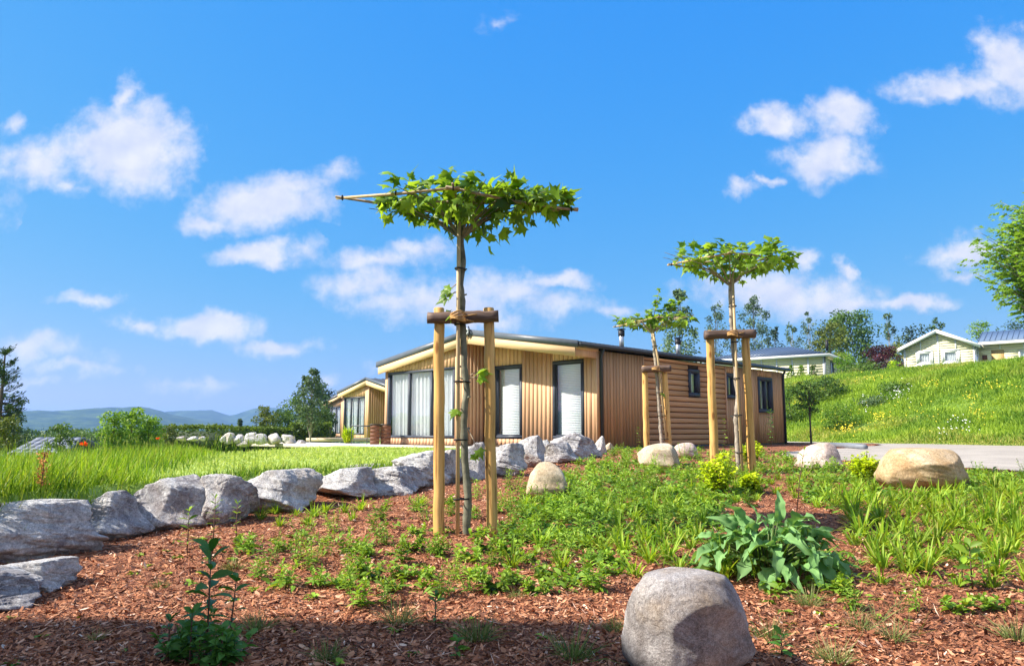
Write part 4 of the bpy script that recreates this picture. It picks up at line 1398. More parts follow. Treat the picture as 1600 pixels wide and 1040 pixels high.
def rock(name, label, px0, px1, yt, yb, mat, cat='boulder', group=None, sub=5, angular=1.0, depth=.8, seed=None, Y=None, lean=0.0, planes=14, sink=.12, flat=0.0, shift=0.0, wall=False):
    seed = seed if seed is not None else int(px0 * 7 + yb) % 9973
    g = np.random.default_rng(seed)
    pc = (px0 + px1) / 2
    if Y is None:
        h0 = hit(pc, yb)
        Y = h0[1]
    w = (px1 - px0) / FOC * Y
    b_ = w * depth / 2
    Yc = Y + b_ * .8 + shift
    P0 = at(px0, yb, Yc); P1 = at(px1, yb, Yc)
    ztop = at(pc, yt, Yc)[2]
    zbot = at(pc, yb, Y)[2]
    w = P1[0] - P0[0]; h = ztop - zbot
    V, F = ico(sub)
    V = V.copy()
    if angular > 0:
        r = np.full(len(V), 9.0)
        fixed = [((.80, -.52, .18), .60), ((-.5, .25, .85), .66), ((.1, -.9, .42), .74)] if wall else []
        for k in range(planes + len(fixed)):
            n = g.normal(size=3); n /= np.linalg.norm(n)
            d = g.uniform(.62, .95)
            if k >= planes:
                n = unit(np.array(fixed[k - planes][0]) + g.normal(0, .13, 3)); d = fixed[k - planes][1]
            c = V @ n
            rr = np.where(c > .05, d / np.maximum(c, .05), 9.0)
            # soft minimum keeps edges from being razor clean
            r = -np.log(np.exp(-r * 45) + np.exp(-rr * 45)) / 45
        r = np.minimum(r, 1.15)
        V = V * (r * angular + (1 - angular))[:, None]
    P = V.copy()
    # strata-like ledges and rough relief
    nn_ = n3(P, seed, 1.6, 5)
    rough = .10 * nn_ + .05 * n3(P, seed + 3, 5.0, 4)
    if angular > .6:
        rough += .10 * np.abs(n3(P, seed + 9, 2.6, 4)) - .03 + .035 * n3(P, seed + 5, 9.0, 4) - .03 * np.abs(n3(P, seed + 6, 5.5, 3))
        if wall: ax = unit(g.normal(size=3) * [.5, .5, 1.4]); hgt_ = (P @ ax) * 4.2 + n3(P, seed + 7, 1.4, 3) * 1.6
        if wall: rough += g.uniform(.01, .045) * (sstep(.0, .22, hgt_ - np.floor(hgt_)) - .5) * (n3(P, seed + 8, 1.3, 2) > -.1)
    else:
        rough *= .5
    V = V * (1 + rough)[:, None]
    if flat:
        V[:, 2] = np.where(V[:, 2] > 1 - flat, 1 - flat + (V[:, 2] - 1 + flat) * .25, V[:, 2])
    if True:     # heavy foot: the blocks do not taper to a point below
        V[:, :2] *= (1 + (.38 if wall else .22) * sstep(.1, .8, -V[:, 2] + .15))[:, None]
    lo = V.min(0); hi = V.max(0)
    V = (V - lo) / (hi - lo)
    V[:, 0] += lean * V[:, 2]
    V[:, 0] /= (1 + abs(lean))
    sx = w; sz = h * (1 + sink)
    V = (V - [.5, .5, 0]) * [sx, 2 * b_, sz] + [0, 0, -h * sink]
    cx = (P0[0] + P1[0]) / 2
    mb = MB().add(V, tris=F)
    o = mb.build(name, mat, smooth=True, label=label, cat=cat, group=group)
    o.location = (cx, Yc, zbot)
    return o


G = 'boulders of the retaining wall'
WR = [
    (-75, 136, 784, 884, M_LIMEL, 'big pale flat-topped slab at the left end of the wall', dict(sub=6, depth=.85, flat=.35, planes=9, seed=12, shift=-.10)),
    (-110, 60, 884, 962, M_LIME, 'dark-faced stone in the bottom left, below the big pale slab', dict(seed=31)),
    (20, 112, 872, 934, M_LIMEL, 'low gritty grey stone half buried under the pale slab', dict(depth=1.0, seed=5, shift=.10)),
    (96, 236, 768, 842, M_LIME, 'wedge-shaped brown-streaked boulder right of the big pale slab', dict(seed=15, lean=.08, shift=-.14)),
    (211, 318, 746, 830, M_LIME, 'tall blocky grey boulder, fourth stone from the left', dict(seed=14, depth=.9)),
    (304, 388, 743, 822, M_LIME, 'grey boulder with a white top between the blocky and the rusty ones', dict(seed=77)),
    (380, 488, 735, 803, M_LIMEL, 'broad boulder with rusty brown right side and bright top', dict(seed=21)),
    (482, 582, 731, 782, M_LIMEL, 'long low whitish boulder with dark hollows, by the lawn edge', dict(seed=23)),
    (552, 626, 724, 745, M_LIMEL, 'thin white slab lying behind two stones at the lawn edge', dict(seed=29, shift=.35)),
    (556, 656, 729, 773, M_LIME, 'dark purple-grey boulder left of the tall stakes', dict(seed=37)),
    (620, 697, 706, 762, M_LIMEL, 'large bright boulder directly behind the left tall stake', dict(seed=41, depth=.9)),
    (676, 724, 704, 756, M_LIME, 'grey boulder seen between the left stake and the trunk', dict(seed=43)),
    (722, 762, 693, 750, M_LIME, 'upright dark boulder seen between trunk and right stake', dict(seed=47)),
    (754, 818, 694, 745, M_LIME, 'boulder directly behind the right tall stake', dict(seed=53)),
    (793, 848, 682, 730, M_LIMEL, 'bright rounded boulder under the narrow left window', dict(seed=59)),
    (836, 866, 688, 722, M_LIMEL, 'small white boulder between two bigger ones under the windows', dict(seed=61)),
    (846, 906, 692, 724, M_LIME, 'dark craggy boulder below the right-hand window', dict(seed=67)),
    (866, 936, 677, 718, M_LIME, 'tallest craggy boulder near the corner of the lodge', dict(seed=71)),
    (928, 947, 682, 710, M_LIME, 'small boulder at the lodge downpipe, last grey one of the wall', dict(seed=73, sub=4)),
    (942, 958, 692, 706, M_SAND, 'tiny pale stone ending the boulder wall at the right', dict(seed=79, sub=4)),
]
for (a, b_, c, d, mt, lb, kw) in WR:
    kw = dict(kw); kw.setdefault('depth', .95); kw['wall'] = True; kw.setdefault('flat', .18)
    e_ = (b_ - a) * .10; a -= e_; b_ += e_; c -= (d - c) * .05; kw.setdefault('sub', 6 if b_ - a > 60 else 5)
    rock('wall_boulder', lb, a, b_, c, d, mt, group=G, **kw)

rock('boulder', 'sandy rounded boulder in the weeds right of the tall stakes', 820, 890, 721, 778, M_SAND, angular=.45, depth=.8, seed=301, lean=.1)
rock('boulder', 'pale boulder at the foot of the farthest staked tree', 997, 1060, 692, 732, M_SAND, angular=.6, depth=.9, seed=302)
rock('boulder', 'low pink boulder against the siding of the nearest lodge', 1050, 1091, 691, 716, M_PINK, angular=.4, depth=.9, seed=303)
rock('boulder', 'pink pale boulder between the lane and the weeds, right of middle', 1244, 1310, 691, 732, M_PINK, angular=.55, depth=.9, seed=304)
rock('boulder', 'large tan flat-topped boulder beside the gravel lane', 1368, 1507, 699, 768, M_TAN, angular=.42, depth=.85, sub=6, seed=307, flat=.3)
rock('boulder', 'big rough grey-brown boulder in the foreground, bottom right of middle', 976, 1177, 885, 1085, M_GRAN, angular=.5, depth=.95, sub=6, seed=318, planes=9, flat=.22, sink=.05)
FG = 'far boulder pile by the hedge'
fr_ = [(349, 365, 675, 692), (362, 382, 678, 694), (380, 402, 675, 693), (396, 420, 677, 693), (415, 440, 676, 693), (438, 462, 678, 693), (370, 392, 686, 697), (462, 478, 687, 694), (343, 353, 680, 690)]
FL_ = ['left stone', 'second stone from the left', 'third stone, bright topped', 'middle stone', 'large dark-faced stone', 'right end stone with dark face', 'small low front stone', 'smallest flat stone at the right tip', 'small stone at the left tip']
for (a, b_, c, d), lb in zip(fr_, FL_):
    rock('pile_boulder', lb + ' of the far boulder pile before the hedge', a, b_, c, d, M_LIMEL, group=FG, sub=4, Y=26.5, depth=.9)
for k, (a, b_) in enumerate(((276, 290), (292, 310), (311, 322))):
    rock('pile_boulder', ['leftmost', 'middle', 'rightmost'][k] + ' of three low pale stones left of the far boulder pile', a, b_, 681, 688, M_LIMEL, group=FG, sub=3, Y=29, depth=.9)

# ================================================================== LEAVES, BLADES
def unit(v):
    return v / (np.linalg.norm(v, axis=-1, keepdims=True) + 1e-9)


LANCE = [(0, .12), (.35, 1.0), (.75, .7), (1.0, .03)]
STRAP = [(0, .7), (.35, 1.0), (.75, .7), (1.0, .04)]
OVAL = [(0, .15), (.25, .85), (.6, 1.0), (1.0, .05)]
BLADE = [(0, .9), (.5, .8), (1.0, .05)]
DIAM = [(0, .1), (.5, 1.0), (1.0, .05)]


def ribbons(mb, P, D, L, Wd, prof=LANCE, droop=.3, fold=.0, tint=None, g=None, up=None, tip=0.0):
    """N leaves: base points P, directions D, lengths L, widths Wd"""
    g = g or rng
    P = np.asarray(P, float); D = unit(np.asarray(D, float)); n = len(P)
    L = np.broadcast_to(L, n).astype(float); Wd = np.broadcast_to(Wd, n).astype(float)
    droop = np.broadcast_to(droop, n).astype(float)
    if up is None:
        up = np.array([0, 0, 1.0]) + g.normal(0, .35, (n, 3))
    Sd = unit(np.cross(D, up))
    Nn = unit(np.cross(Sd, D))
    rows = []
    m_ = len(prof)
    for t_, w_ in prof:
        c = P + D * (L * t_)[:, None] + np.array([0, 0, -1.0]) * (droop * L * t_ * t_)[:, None]
        s = Sd * (Wd * w_ * .5)[:, None]
        if fold:
            rows += [c - s + Nn * (Wd * w_ * fold)[:, None], c, c + s + Nn * (Wd * w_ * fold)[:, None]]
        else:
            rows += [c - s, c + s]
    k = 3 if fold else 2
    V = np.stack(rows, 1)                       # n, m*k, 3
    q = []
    for r_ in range(m_ - 1):
        for c_ in range(k - 1):
            a = r_ * k + c_
            q.append((a, a + 1, a + k + 1, a + k))
    q = np.array(q)
    Q = (np.arange(n) * m_ * k)[:, None, None] + q[None]
    if tint is None:
        tint = g.random(n)
    T = np.zeros((n, m_ * k, 2))
    T[..., 0] = np.clip(np.asarray(tint), 0, 1)[:, None]
    if np.ndim(tip) or tip:
        T[..., 1] = np.broadcast_to(tip, n)[:, None] * np.repeat([p[0] for p in prof], k)[None]
    mb.add(V.reshape(-1, 3), Q.reshape(-1, 4), tint=T.reshape(-1, 2))


def dirs(az, el):
    return np.stack([np.cos(az) * np.cos(el), np.sin(az) * np.cos(el), np.sin(el)], -1)


# ---- plane-tree leaf shapes
def plane_leaf(g):
    pts = [(0, 0)]
    tips = [(-108, .40), (-84, .33), (-58, .74), (-38, .46), (-22, .62), (-12, .58), (0, 1.0)]
    for a, r_ in tips:
        pts.append((r_ * math.cos(math.radians(a)), r_ * math.sin(math.radians(a))))
    for a, r_ in tips[-2::-1]:
        pts.append((r_ * math.cos(math.radians(a)), -r_ * math.sin(math.radians(a))))
    pts = np.array(pts)
    pts += g.normal(0, .02, pts.shape)
    z = -.22 * np.abs(pts[:, 1]) ** 1.3 - .28 * pts[:, 0] ** 2 + g.normal(0, .03, len(pts))
    V = np.column_stack([pts, z])
    c = np.array([[.30, 0, .06]])
    V = np.vstack([V, c])
    n = len(pts)
    T = [(n, i, (i + 1) % n) for i in range(n)]
    return V, np.array(T)


_g = np.random.default_rng(3)
PL = [plane_leaf(_g) for _ in range(6)]
PLM = []
for k in range(6):
    V, T = PL[k]
    PLM.append(MB().add(V, tris=T, tint=np.full(len(V), .2 + .13 * k)).mesh('plane_leaf', L_PLANE))


def rot_from(D, Nv):
    D = unit(D); X = D; Z = unit(Nv - (Nv * D).sum(-1, keepdims=True) * D); Y = np.cross(Z, X)
    return np.stack([X, Y, Z], -1)      # columns


def scatter_leaves(mb, P, M, S_, g, tint=None):
    n = len(P)
    for k in range(6):
        idx = np.nonzero(np.arange(n) % 6 == k)[0]
        if not len(idx): continue
        V, T = PL[k]
        W_ = np.einsum('nij,vj->nvi', M[idx], V) * S_[idx][:, None, None] + P[idx][:, None, :]
        TT = (np.arange(len(idx)) * len(V))[:, None, None] + T[None]
        tn = g.random(len(idx)) if tint is None else tint[idx]
        mb.add(W_.reshape(-1, 3), tris=TT.reshape(-1, 3), tint=np.repeat(tn, len(V)))


def knotty(mb, pts, r0, r1, seed, knots=10):
    g = np.random.default_rng(seed)
    pts = np.asarray(pts, float)
    n = 60
    s = np.linspace(0, 1, n)
    src = np.linspace(0, 1, len(pts))
    P = np.stack([np.interp(s, src, pts[:, i]) for i in range(3)], -1)
    k = np.ones(5) / 5
    for i in range(3):
        P[2:-2, i] = np.convolve(P[:, i], k, 'valid')
    P[:, 0] += np.convolve(g.normal(0, .004, n), np.ones(4) / 2, 'same') * np.minimum(1, np.minimum(s, 1 - s) * 12)
    r_ = r0 + (r1 - r0) * s
    for q in g.uniform(.04, .96, knots):
        r_ = r_ * (1 + .22 * np.exp(-((s - q) / .008) ** 2))
    mb.tube(P, r_, 10, wob=.06)
    for q in g.uniform(.15, .95, knots):      # pruned stubs
        i = int(q * n) % n
        a = g.uniform(0, 6.28)
        d = np.array([math.cos(a), math.sin(a), .35])
        mb.tube([P[i], P[i] + d * r_[i] * 1.9], [r_[i] * .45, r_[i] * .28], 6)


def staked_tree(Y, trunk_px, post_px, bar, canes, cane_px, leafspec, labels, rpost, rtrunk, leafsize, nobj, nfol, bark, seed, leader=None, rhomb=.42):
    g = np.random.default_rng(seed)
    bx_, by_ = trunk_px[0]
    base = at(bx_, by_, Y)
    base[2] = gz(base[0], base[1]) - .02
    root = empty('roof_plane_tree', base, 0, label=labels[0], cat='tree', group='staked roof-trained plane trees')
    lp = lambda px, py, dy=0.0: at(px, py, Y + dy) - base
    pts = [np.zeros(3)] + [lp(x, y, -.0) for x, y in trunk_px[1:]]
    mb = MB(); knotty(mb, pts, rtrunk, rtrunk * .62, seed)
    mb.build('trunk', bark, root, smooth=True)
    cz = [lp(x, y, -.07) for x, y in cane_px]
    cz[0][2] = 0
    cm = MB(); cm.tube(cz, rtrunk * .48, 8)
    for q in np.arange(.12, .98, .11):
        p = np.array(cz[0]) * (1 - q) + np.array(cz[-1]) * q
    cn = cm.build('cane', M_CANE, root, smooth=True)
    # ties round trunk and cane
    for yq in np.linspace(.12, .85, 5):
        yy = yq * pts[-1][2]
        a = np.array([np.interp(yy, [p[2] for p in pts], [p[i] for p in pts]) for i in range(2)])
        b_ = np.array([np.interp(yy, [p[2] for p in cz], [p[i] for p in cz]) for i in range(2)])
        c = (a + b_) / 2
        th = np.linspace(0, 2 * math.pi, 15)
        hw_ = np.linalg.norm(a - b_) / 2 + rtrunk
        dvec = (a - b_) / (np.linalg.norm(a - b_) + 1e-9); pv = np.array([-dvec[1], dvec[0]])
        ring = [np.append(c + dvec * hw_ * math.cos(t_) + pv * rtrunk * 1.08 * math.sin(t_), yy) for t_ in th]
        MB().tube(ring, .007, 5, cap=False).build('tie', M_TIE, root)
    # bamboo frame: a rhombus of canes carrying the flat crown
    top = pts[-1]
    xl, xr, yl, yr = canes
    zl = lp(xl, yl)[2]; zr_ = lp(xr, yr)[2]
    XL = lp(xl, yl)[0]; XR = lp(xr, yr)[0]
    xm = (XL + XR) / 2
    zm = (zl + zr_) / 2
    corners = [np.array([XL, 0, zl]), np.array([xm, -rhomb, zm]), np.array([XR, 0, zr_]), np.array([xm, rhomb, zm])]
    for k in range(4):
        a, b_ = corners[k], corners[(k + 1) % 4]
        e = unit(b_ - a) * .06
        MB().tube([a - e, (a + b_) / 2 + [0, 0, g.normal(0, .01)], b_ + e], [.012, .014, .011], 7).build('frame_cane', M_CANE if k % 2 == 0 else M_CANED, root, smooth=True)
    MB().tube([corners[1] + [0, -.05, .02], corners[3] + [0, .05, .02]], .011, 7).build('frame_cane', M_CANED, root, smooth=True)
    MB().tube([corners[0] * .75 + corners[2] * .25, corners[0] * .2 + corners[2] * .8 + [0, 0, .03]], .012, 7).build('frame_cane', M_CANED, root, smooth=True)
    for k in range(4):
        for f in (.0, .5):
            a = corners[k] * (1 - f) + corners[(k + 1) % 4] * f
            th = np.linspace(0, 2 * math.pi, 9)
            MB().tube([a + [0, .02 * math.cos(t_), .02 * math.sin(t_)] for t_ in th], .006, 4, cap=False).build('tie', M_TIE, root)
    # limbs from the trunk head out along the canes
    lm = MB()
    tips_ = []
    x0, x1, ztop, zbot = leafspec
    X0 = lp(x0, 300)[0]; X1 = lp(x1, 300)[0]
    for k in range(16):
        a = g.uniform(0, 6.28)
        ex = xm + math.cos(a) * (X1 - X0) * .46; ey = math.sin(a) * rhomb * 1.15
        e = np.array([ex, ey, zm + g.uniform(-.02, .10)])
        mid = (top + e) / 2 + np.array([0, 0, .02])
        lm.tube([top + [0, 0, -.12], top * .75 + e * .25 + [0, 0, -.02], mid, e], [.012, .009, .006, .003], 6, cap=False)
        tips_.append((top, mid, e))
    if leader:
        for (lx, ly) in leader:
            e = lp(lx, ly)
            lm.tube([top, (top + e) / 2 + [g.normal(0, .04), 0, 0], e], [.012, .008, .003], 6, cap=False)
    lm.build('limbs', bark, root, smooth=True)
    n = nobj + nfol
    P = np.zeros((n, 3)); D = np.zeros((n, 3)); Nv = np.zeros((n, 3))
    ZT = lp(0, ztop)[2] - zm; ZB = zm - lp(0, zbot)[2]
    for i in range(n):
        while True:
            u = g.uniform(-1, 1); v = g.uniform(-1, 1)
            if abs(u) ** 1.7 + abs(v) ** 1.7 < 1.0: break
        x = (X0 + X1) / 2 + u * (X1 - X0) / 2 * .96; y = v * rhomb * 1.1
        prof = .55 + .45 * fbm(np.array([u * 3.1]), np.array([v * 2 + seed]), seed, 2)[0] * 1.4
        t_ = g.random()
        if t_ < .68:
            z = zm + g.uniform(-.02, ZT * .92) * (prof + .15) * (1 - .25 * abs(u)); el = g.uniform(-.45, .8)
            if g.random() < .05: z += g.uniform(.03, .09); el = g.uniform(.4, 1.3)
        else:
            z = zm - g.uniform(0, ZB * 1.12) * (.30 + .75 * (1 - min(1, abs(u - .05) * 1.6))) * g.uniform(.4, 1); el = g.uniform(-1.35, -.3)
        a = g.uniform(0, 6.28)
        if abs(u) > .75: a = (0 if u > 0 else math.pi) + g.normal(0, .6)
        P[i] = (x, y, z)
        D[i] = dirs(np.array(a), np.array(el))
        Nv[i] = unit(np.array([g.normal(0, .5), g.normal(-.15, .5), 1.0 if t_ < .68 else .55]))
    if leader:
        k = 0
        for (lx, ly) in leader:
            e = lp(lx, ly)
            for _ in range(24):
                f = g.uniform(.15, 1.0)
                P[k] = top * (1 - f) + e * f + g.normal(0, .02, 3)
                a = g.uniform(0, 6.28); D[k] = dirs(np.array(a), np.array(g.uniform(-.3, .6))); k += 1
    M = rot_from(D, Nv)
    Sz = leafsize * g.uniform(.42, 1.15, n)
    order = g.permutation(n)
    for i in order[:nobj]:
        o = link('leaf', PLM[i % 6], root)
        o.matrix_basis = Matrix.Translation(Vector(P[i])) @ Matrix(M[i].tolist()).to_4x4() @ Matrix.Scale(Sz[i], 4)
    rest_ = order[nobj:]
    if len(rest_):
        fm = MB(); scatter_leaves(fm, P[rest_], M[rest_], Sz[rest_], g)
        fm.build('foliage', L_PLANE, root, kind='stuff')
    # shoots with leaves low on the trunk
    for (sx, sy, ex, ey) in labels[2]:
        a = lp(sx, sy); e = lp(ex, ey, -.05)
        MB().tube([a, (a + e) / 2 + [0, 0, .01], e], [.006, .005, .003], 5, cap=False).build('shoot', M_CANED, root)
        for q in range(3):
            o = link('leaf', PLM[(q + int(ex)) % 6], root)
            Dq = unit(np.array([[ex - sx + g.normal(0, 8), g.normal(-6, 8), -(ey - sy) - g.uniform(2, 12)]]))
            Mq = rot_from(Dq, np.array([[0, -.6, .8]]) + g.normal(0, .3, (1, 3)))[0]
            o.matrix_basis = Matrix.Translation(Vector(e + g.normal(0, .02, 3))) @ Matrix(Mq.tolist()).to_4x4() @ Matrix.Scale(leafsize * g.uniform(.5, .8), 4)

    # the stake frame is a thing of its own
    pb = at(*post_px[0][-1], Y); pb[2] = base[2]
    fr = empty('tree_stake_frame', pb, 0, label=labels[1], cat='tree stakes', group='timber tree stake frames')
    l2 = lambda px, py, dy=0.0: at(px, py, Y + dy) - pb
    for pp in post_px:
        a = l2(*pp[-1]); e = l2(*pp[0])
        a[2] = gz(a[0] + pb[0], a[1] + pb[1]) - pb[2] - .10
        s = np.linspace(0, 1, 14)
        rr = rpost * (1 + g.normal(0, .018, 14)) * (1.03 - .06 * s)
        path = [a * (1 - q) + e * q + np.array([g.normal(0, .003), 0, 0]) for q in s]
        path += [path[-1] + [0, 0, .006]]; rr = np.append(rr, rpost * .86)
        MB().tube(path, rr, 14).build('post', M_POST, fr, smooth=True)
    a = l2(bar[0], bar[2], -rpost * 1.2); e = l2(bar[1], bar[3], -rpost * 1.2)
    s = np.linspace(0, 1, 12)
    L_ = e - a
    o = MB().tube([[q * np.linalg.norm(L_), 0, g.normal(0, .002)] for q in s], rpost * 1.12 * (1 + g.normal(0, .03, 12)), 12).build('crossbar', M_BARW, fr, smooth=False)
    o.location = a
    o.rotation_euler = (0, -math.atan2(L_[2], L_[0]), 0)
    ropem = MB()
    cx = l2(trunk_px[-2][0] if False else labels[3], (bar[2] + bar[3]) / 2, -rpost * 1.4)
    for k in range(5):
        th = np.linspace(0, 2 * math.pi, 21)
        ropem.tube([cx + [rtrunk * 1.9 * math.cos(t_), -.01 + rtrunk * 3.0 * math.sin(t_), -.03 + .014 * k + .012 * math.sin(t_ * 2 + k)] for t_ in th], .0075, 6, cap=False)
    ropem.tube([cx + [.04, -.05, -.02], cx + [.13, -.055, -.045]], .006, 5)
    ropem.tube([cx + [.04, -.05, .0], cx + [.16, -.052, .02]], .006, 5)
    ropem.build('rope', M_ROPE, fr, smooth=True)
    return root


staked_tree(6.3, [(729, 842), (730, 760), (724, 665), (729, 600), (721, 500), (722, 420), (721, 352)],
            [[(686, 482), (686, 834)], [(764, 482), (769, 828)]], (668, 779, 497, 494),
            (535, 893, 309, 327), [(715, 842), (716, 480), (717, 346)], (588, 897, 284, 378),
            ['tall roof-trained plane tree in front, between the two nearest stakes', 'nearest and tallest pair of stakes with dark crossbar, left of middle',
             [(722, 440, 703, 452), (722, 455, 700, 462), (722, 492, 706, 493), (728, 592, 748, 580), (728, 592, 753, 590), (730, 668, 745, 700), (724, 640, 716, 640)], 716],
            .0455, .034, .150, 290, 240, M_BARK, 101)
staked_tree(10.3, [(1154, 728), (1150, 660), (1153, 620), (1147, 560), (1143, 500), (1141, 434)],
            [[(1109, 517), (1116, 712)], [(1164, 517), (1175, 735)]], (1101, 1180, 523, 521),
            (1049, 1203, 413, 404), [(1160, 728), (1150, 560), (1145, 436)], (1043, 1243, 377, 437),
            ['middle-distance plane tree with dense flat crown, right of the picture middle', 'second stake frame, crossing the lodge side wall near its windows', [], 1143],
            .056, .038, .155, 200, 150, M_BARKP, 102, rhomb=.5)
staked_tree(16.0, [(1036, 706), (1030, 640), (1024, 560), (1018, 512)],
            [[(1007, 572), (1011, 702)], [(1038, 572), (1046, 712)]], (1003, 1048, 577, 575),
            (962, 1080, 510, 493), [(1044, 706), (1028, 560), (1020, 514)], (955, 1080, 486, 516),
            ['farthest staked plane tree, thin crown with an upright leader, before the siding', 'farthest and shortest-looking stake frame, standing against the log siding', [(1020, 560, 1030, 580), (1022, 600, 1034, 615)], 1024],
            .062, .045, .17, 0, 300, M_BARKP, 103, leader=[(1030, 450), (1012, 482), (1050, 470), (1068, 465)], rhomb=.55)


# ================================================================== TREES AND SHRUBS BEYOND
def tree(name, label, px, pbase, ptop, wpx, Y, mat, n=3500, leaf=.16, shape='round', clumps=26, bark=M_BARKD, seed=0, cat='tree', group=None, trunk_r=None, bottom=.25, spread=.26, z=None, cx=None):
    g = np.random.default_rng(seed + int(px))
    x = ray(px, 660)[0] * Y
    zb = float(gz(x, Y)) if z is None else z
    H = at(px, ptop, Y)[2] - zb
    Wd = wpx / FOC * Y
    root = empty(name, (x, Y, zb), 0, label=label, cat=cat, group=group)
    r0 = trunk_r or max(.03, H * (.012 if shape == 'round' else .007))
    tm = MB()
    tp = [np.array([0, 0, -.2]), np.array([g.normal(0, .01) * H, g.normal(0, .01) * H, H * .45]), np.array([g.normal(0, .02) * H, 0, H * .93])]
    tm.tube(tp, [r0, r0 * .6, r0 * .12], 8, cap=False)
    cc = []
    for k in range(clumps):
        f = (k + .5) / clumps
        zz = bottom + (1 - bottom) * f * .96
        if shape == 'round': rad_ = math.sqrt(max(0, 1 - (2 * (zz - bottom) / (1 - bottom) - 1) ** 2))
        elif shape == 'cone': rad_ = (1 - (zz - bottom) / (1 - bottom)) * .95 + .05
        elif shape == 'column': rad_ = min(1, (zz - bottom) * 6 + .35) * (1 - ((zz - bottom) / (1 - bottom)) ** 2.2) ** .7 + .03
        else: rad_ = 1
        a = k * 2.399 + g.uniform(-.4, .4)
        q = math.sqrt(g.uniform(.15, 1)) * rad_ * Wd * .40
        c = np.array([math.cos(a) * q, math.sin(a) * q, zz * H + g.normal(0, .02) * H])
        cc.append(c)
        s0 = np.array([0, 0, max(.1, zz - .18 * (1 if shape != 'column' else 1.2)) * H])
        tm.tube([s0, (s0 + c) / 2 + [0, 0, .03 * H], c], [r0 * .32, r0 * .2, r0 * .07], 5, cap=False)
    tm.build('trunk', bark, root, smooth=True)
    cc = np.array(cc)
    idx = g.integers(0, clumps, n)
    cr = Wd * spread * g.uniform(.6, 1.25, clumps)
    if shape in ('cone', 'column'):
        cr *= np.clip(1.25 - cc[:, 2] / H, .3, 1)
    d = g.normal(size=(n, 3)); d = unit(d) * (g.random(n) ** .45)[:, None]
    d[:, 2] *= .62 if shape == 'round' else max(1.25, .9 * H / clumps / (Wd * spread) * 3)
    P = cc[idx] + d * cr[idx][:, None]
    D = dirs(g.uniform(0, 6.28, n), g.uniform(-.9, .9, n))
    tint = np.clip(.45 + .28 * g.normal(size=clumps)[idx] + g.normal(0, .18, n), 0, 1)
    mb = MB()
    ribbons(mb, P, D, leaf * g.uniform(.6, 1.3, n), leaf * .62 * g.uniform(.7, 1.2, n), DIAM, .2, 0, tint, g, up=g.normal(size=(n, 3)))
    mb.build('crown', mat, root)
    return root


TG = 'trees on the skyline behind the lodges'
T_ = [
    ('poplar_tree', 'slender grey-green poplar behind the second flue of the nearest lodge', 1066, 600, 448, 70, 46, L_TREEG, 2600, .20, 'column', 26, .25),
    ('poplar_tree', 'sparse grey poplar left of the middle-distance stakes', 1124, 600, 470, 56, 70, L_TREEG, 1500, .19, 'column', 22, .3),
    ('poplar_tree', 'broad grey-green poplar directly behind the middle-distance crossbar', 1184, 600, 466, 74, 70, L_TREEG, 3000, .20, 'column', 30, .25),
    ('young_tree', 'dark small tree right of the broad poplar', 1216, 600, 504, 34, 72, L_TREED, 1300, .18, 'column', 14, .2),
    ('birch_tree', 'pale thin birch above the cream bungalow ridge', 1243, 600, 503, 44, 74, L_TREEG, 1000, .20, 'column', 18, .2),
    ('birch_tree', 'tall thin pale birch left of the big round tree', 1271, 600, 484, 36, 76, L_TREEG, 1100, .20, 'column', 18, .2),
    ('broadleaf_tree', 'big dark green tree right of the cream bungalow', 1338, 600, 485, 84, 80, L_TREE, 5200, .30, 'round', 36, .12),
    ('broadleaf_tree', 'olive green tree in front of the big dark tree', 1304, 600, 500, 64, 74, L_OLIVE, 3400, .26, 'round', 26, .1),
    ('birch_tree', 'wispy blue-green tree between the dark tree and the cream chalet', 1398, 600, 487, 42, 90, L_TREEG, 1200, .26, 'column', 18, .2),
    ('broadleaf_tree', 'low dark tree just left of the chalet gable', 1436, 600, 510, 56, 92, L_TREED, 2200, .30, 'round', 20, .15),
    ('broadleaf_tree', 'spiky grey-green tree above the chalet gable', 1474, 600, 496, 46, 95, L_TREE, 1800, .28, 'column', 20, .15),
    ('broadleaf_tree', 'small bright round tree above the chalet wing roof', 1540, 600, 498, 46, 95, L_TREEB, 1900, .28, 'round', 20, .15),
    ('broadleaf_tree', 'dark tree crown above the right end of the chalet roof', 1602, 600, 500, 60, 95, L_TREED, 2200, .28, 'round', 20, .15),
    ('broadleaf_tree', 'olive bushy tree low behind the chalet gable left side', 1412, 600, 536, 60, 84, L_OLIVE, 1900, .28, 'round', 16, .1),
]
for k, (nm, lb, px, pb, pt, w, Y, mt, n, lf, sh, cl, bt) in enumerate(T_):
    tree(nm, lb, px, pb, pt, w, Y, mt, n, lf, sh, cl, seed=k * 11, bottom=bt, group=TG, bark=M_BARKP if 'birch' in nm else M_BARKD)
SG = 'shrubs on the bank and before the bungalows'
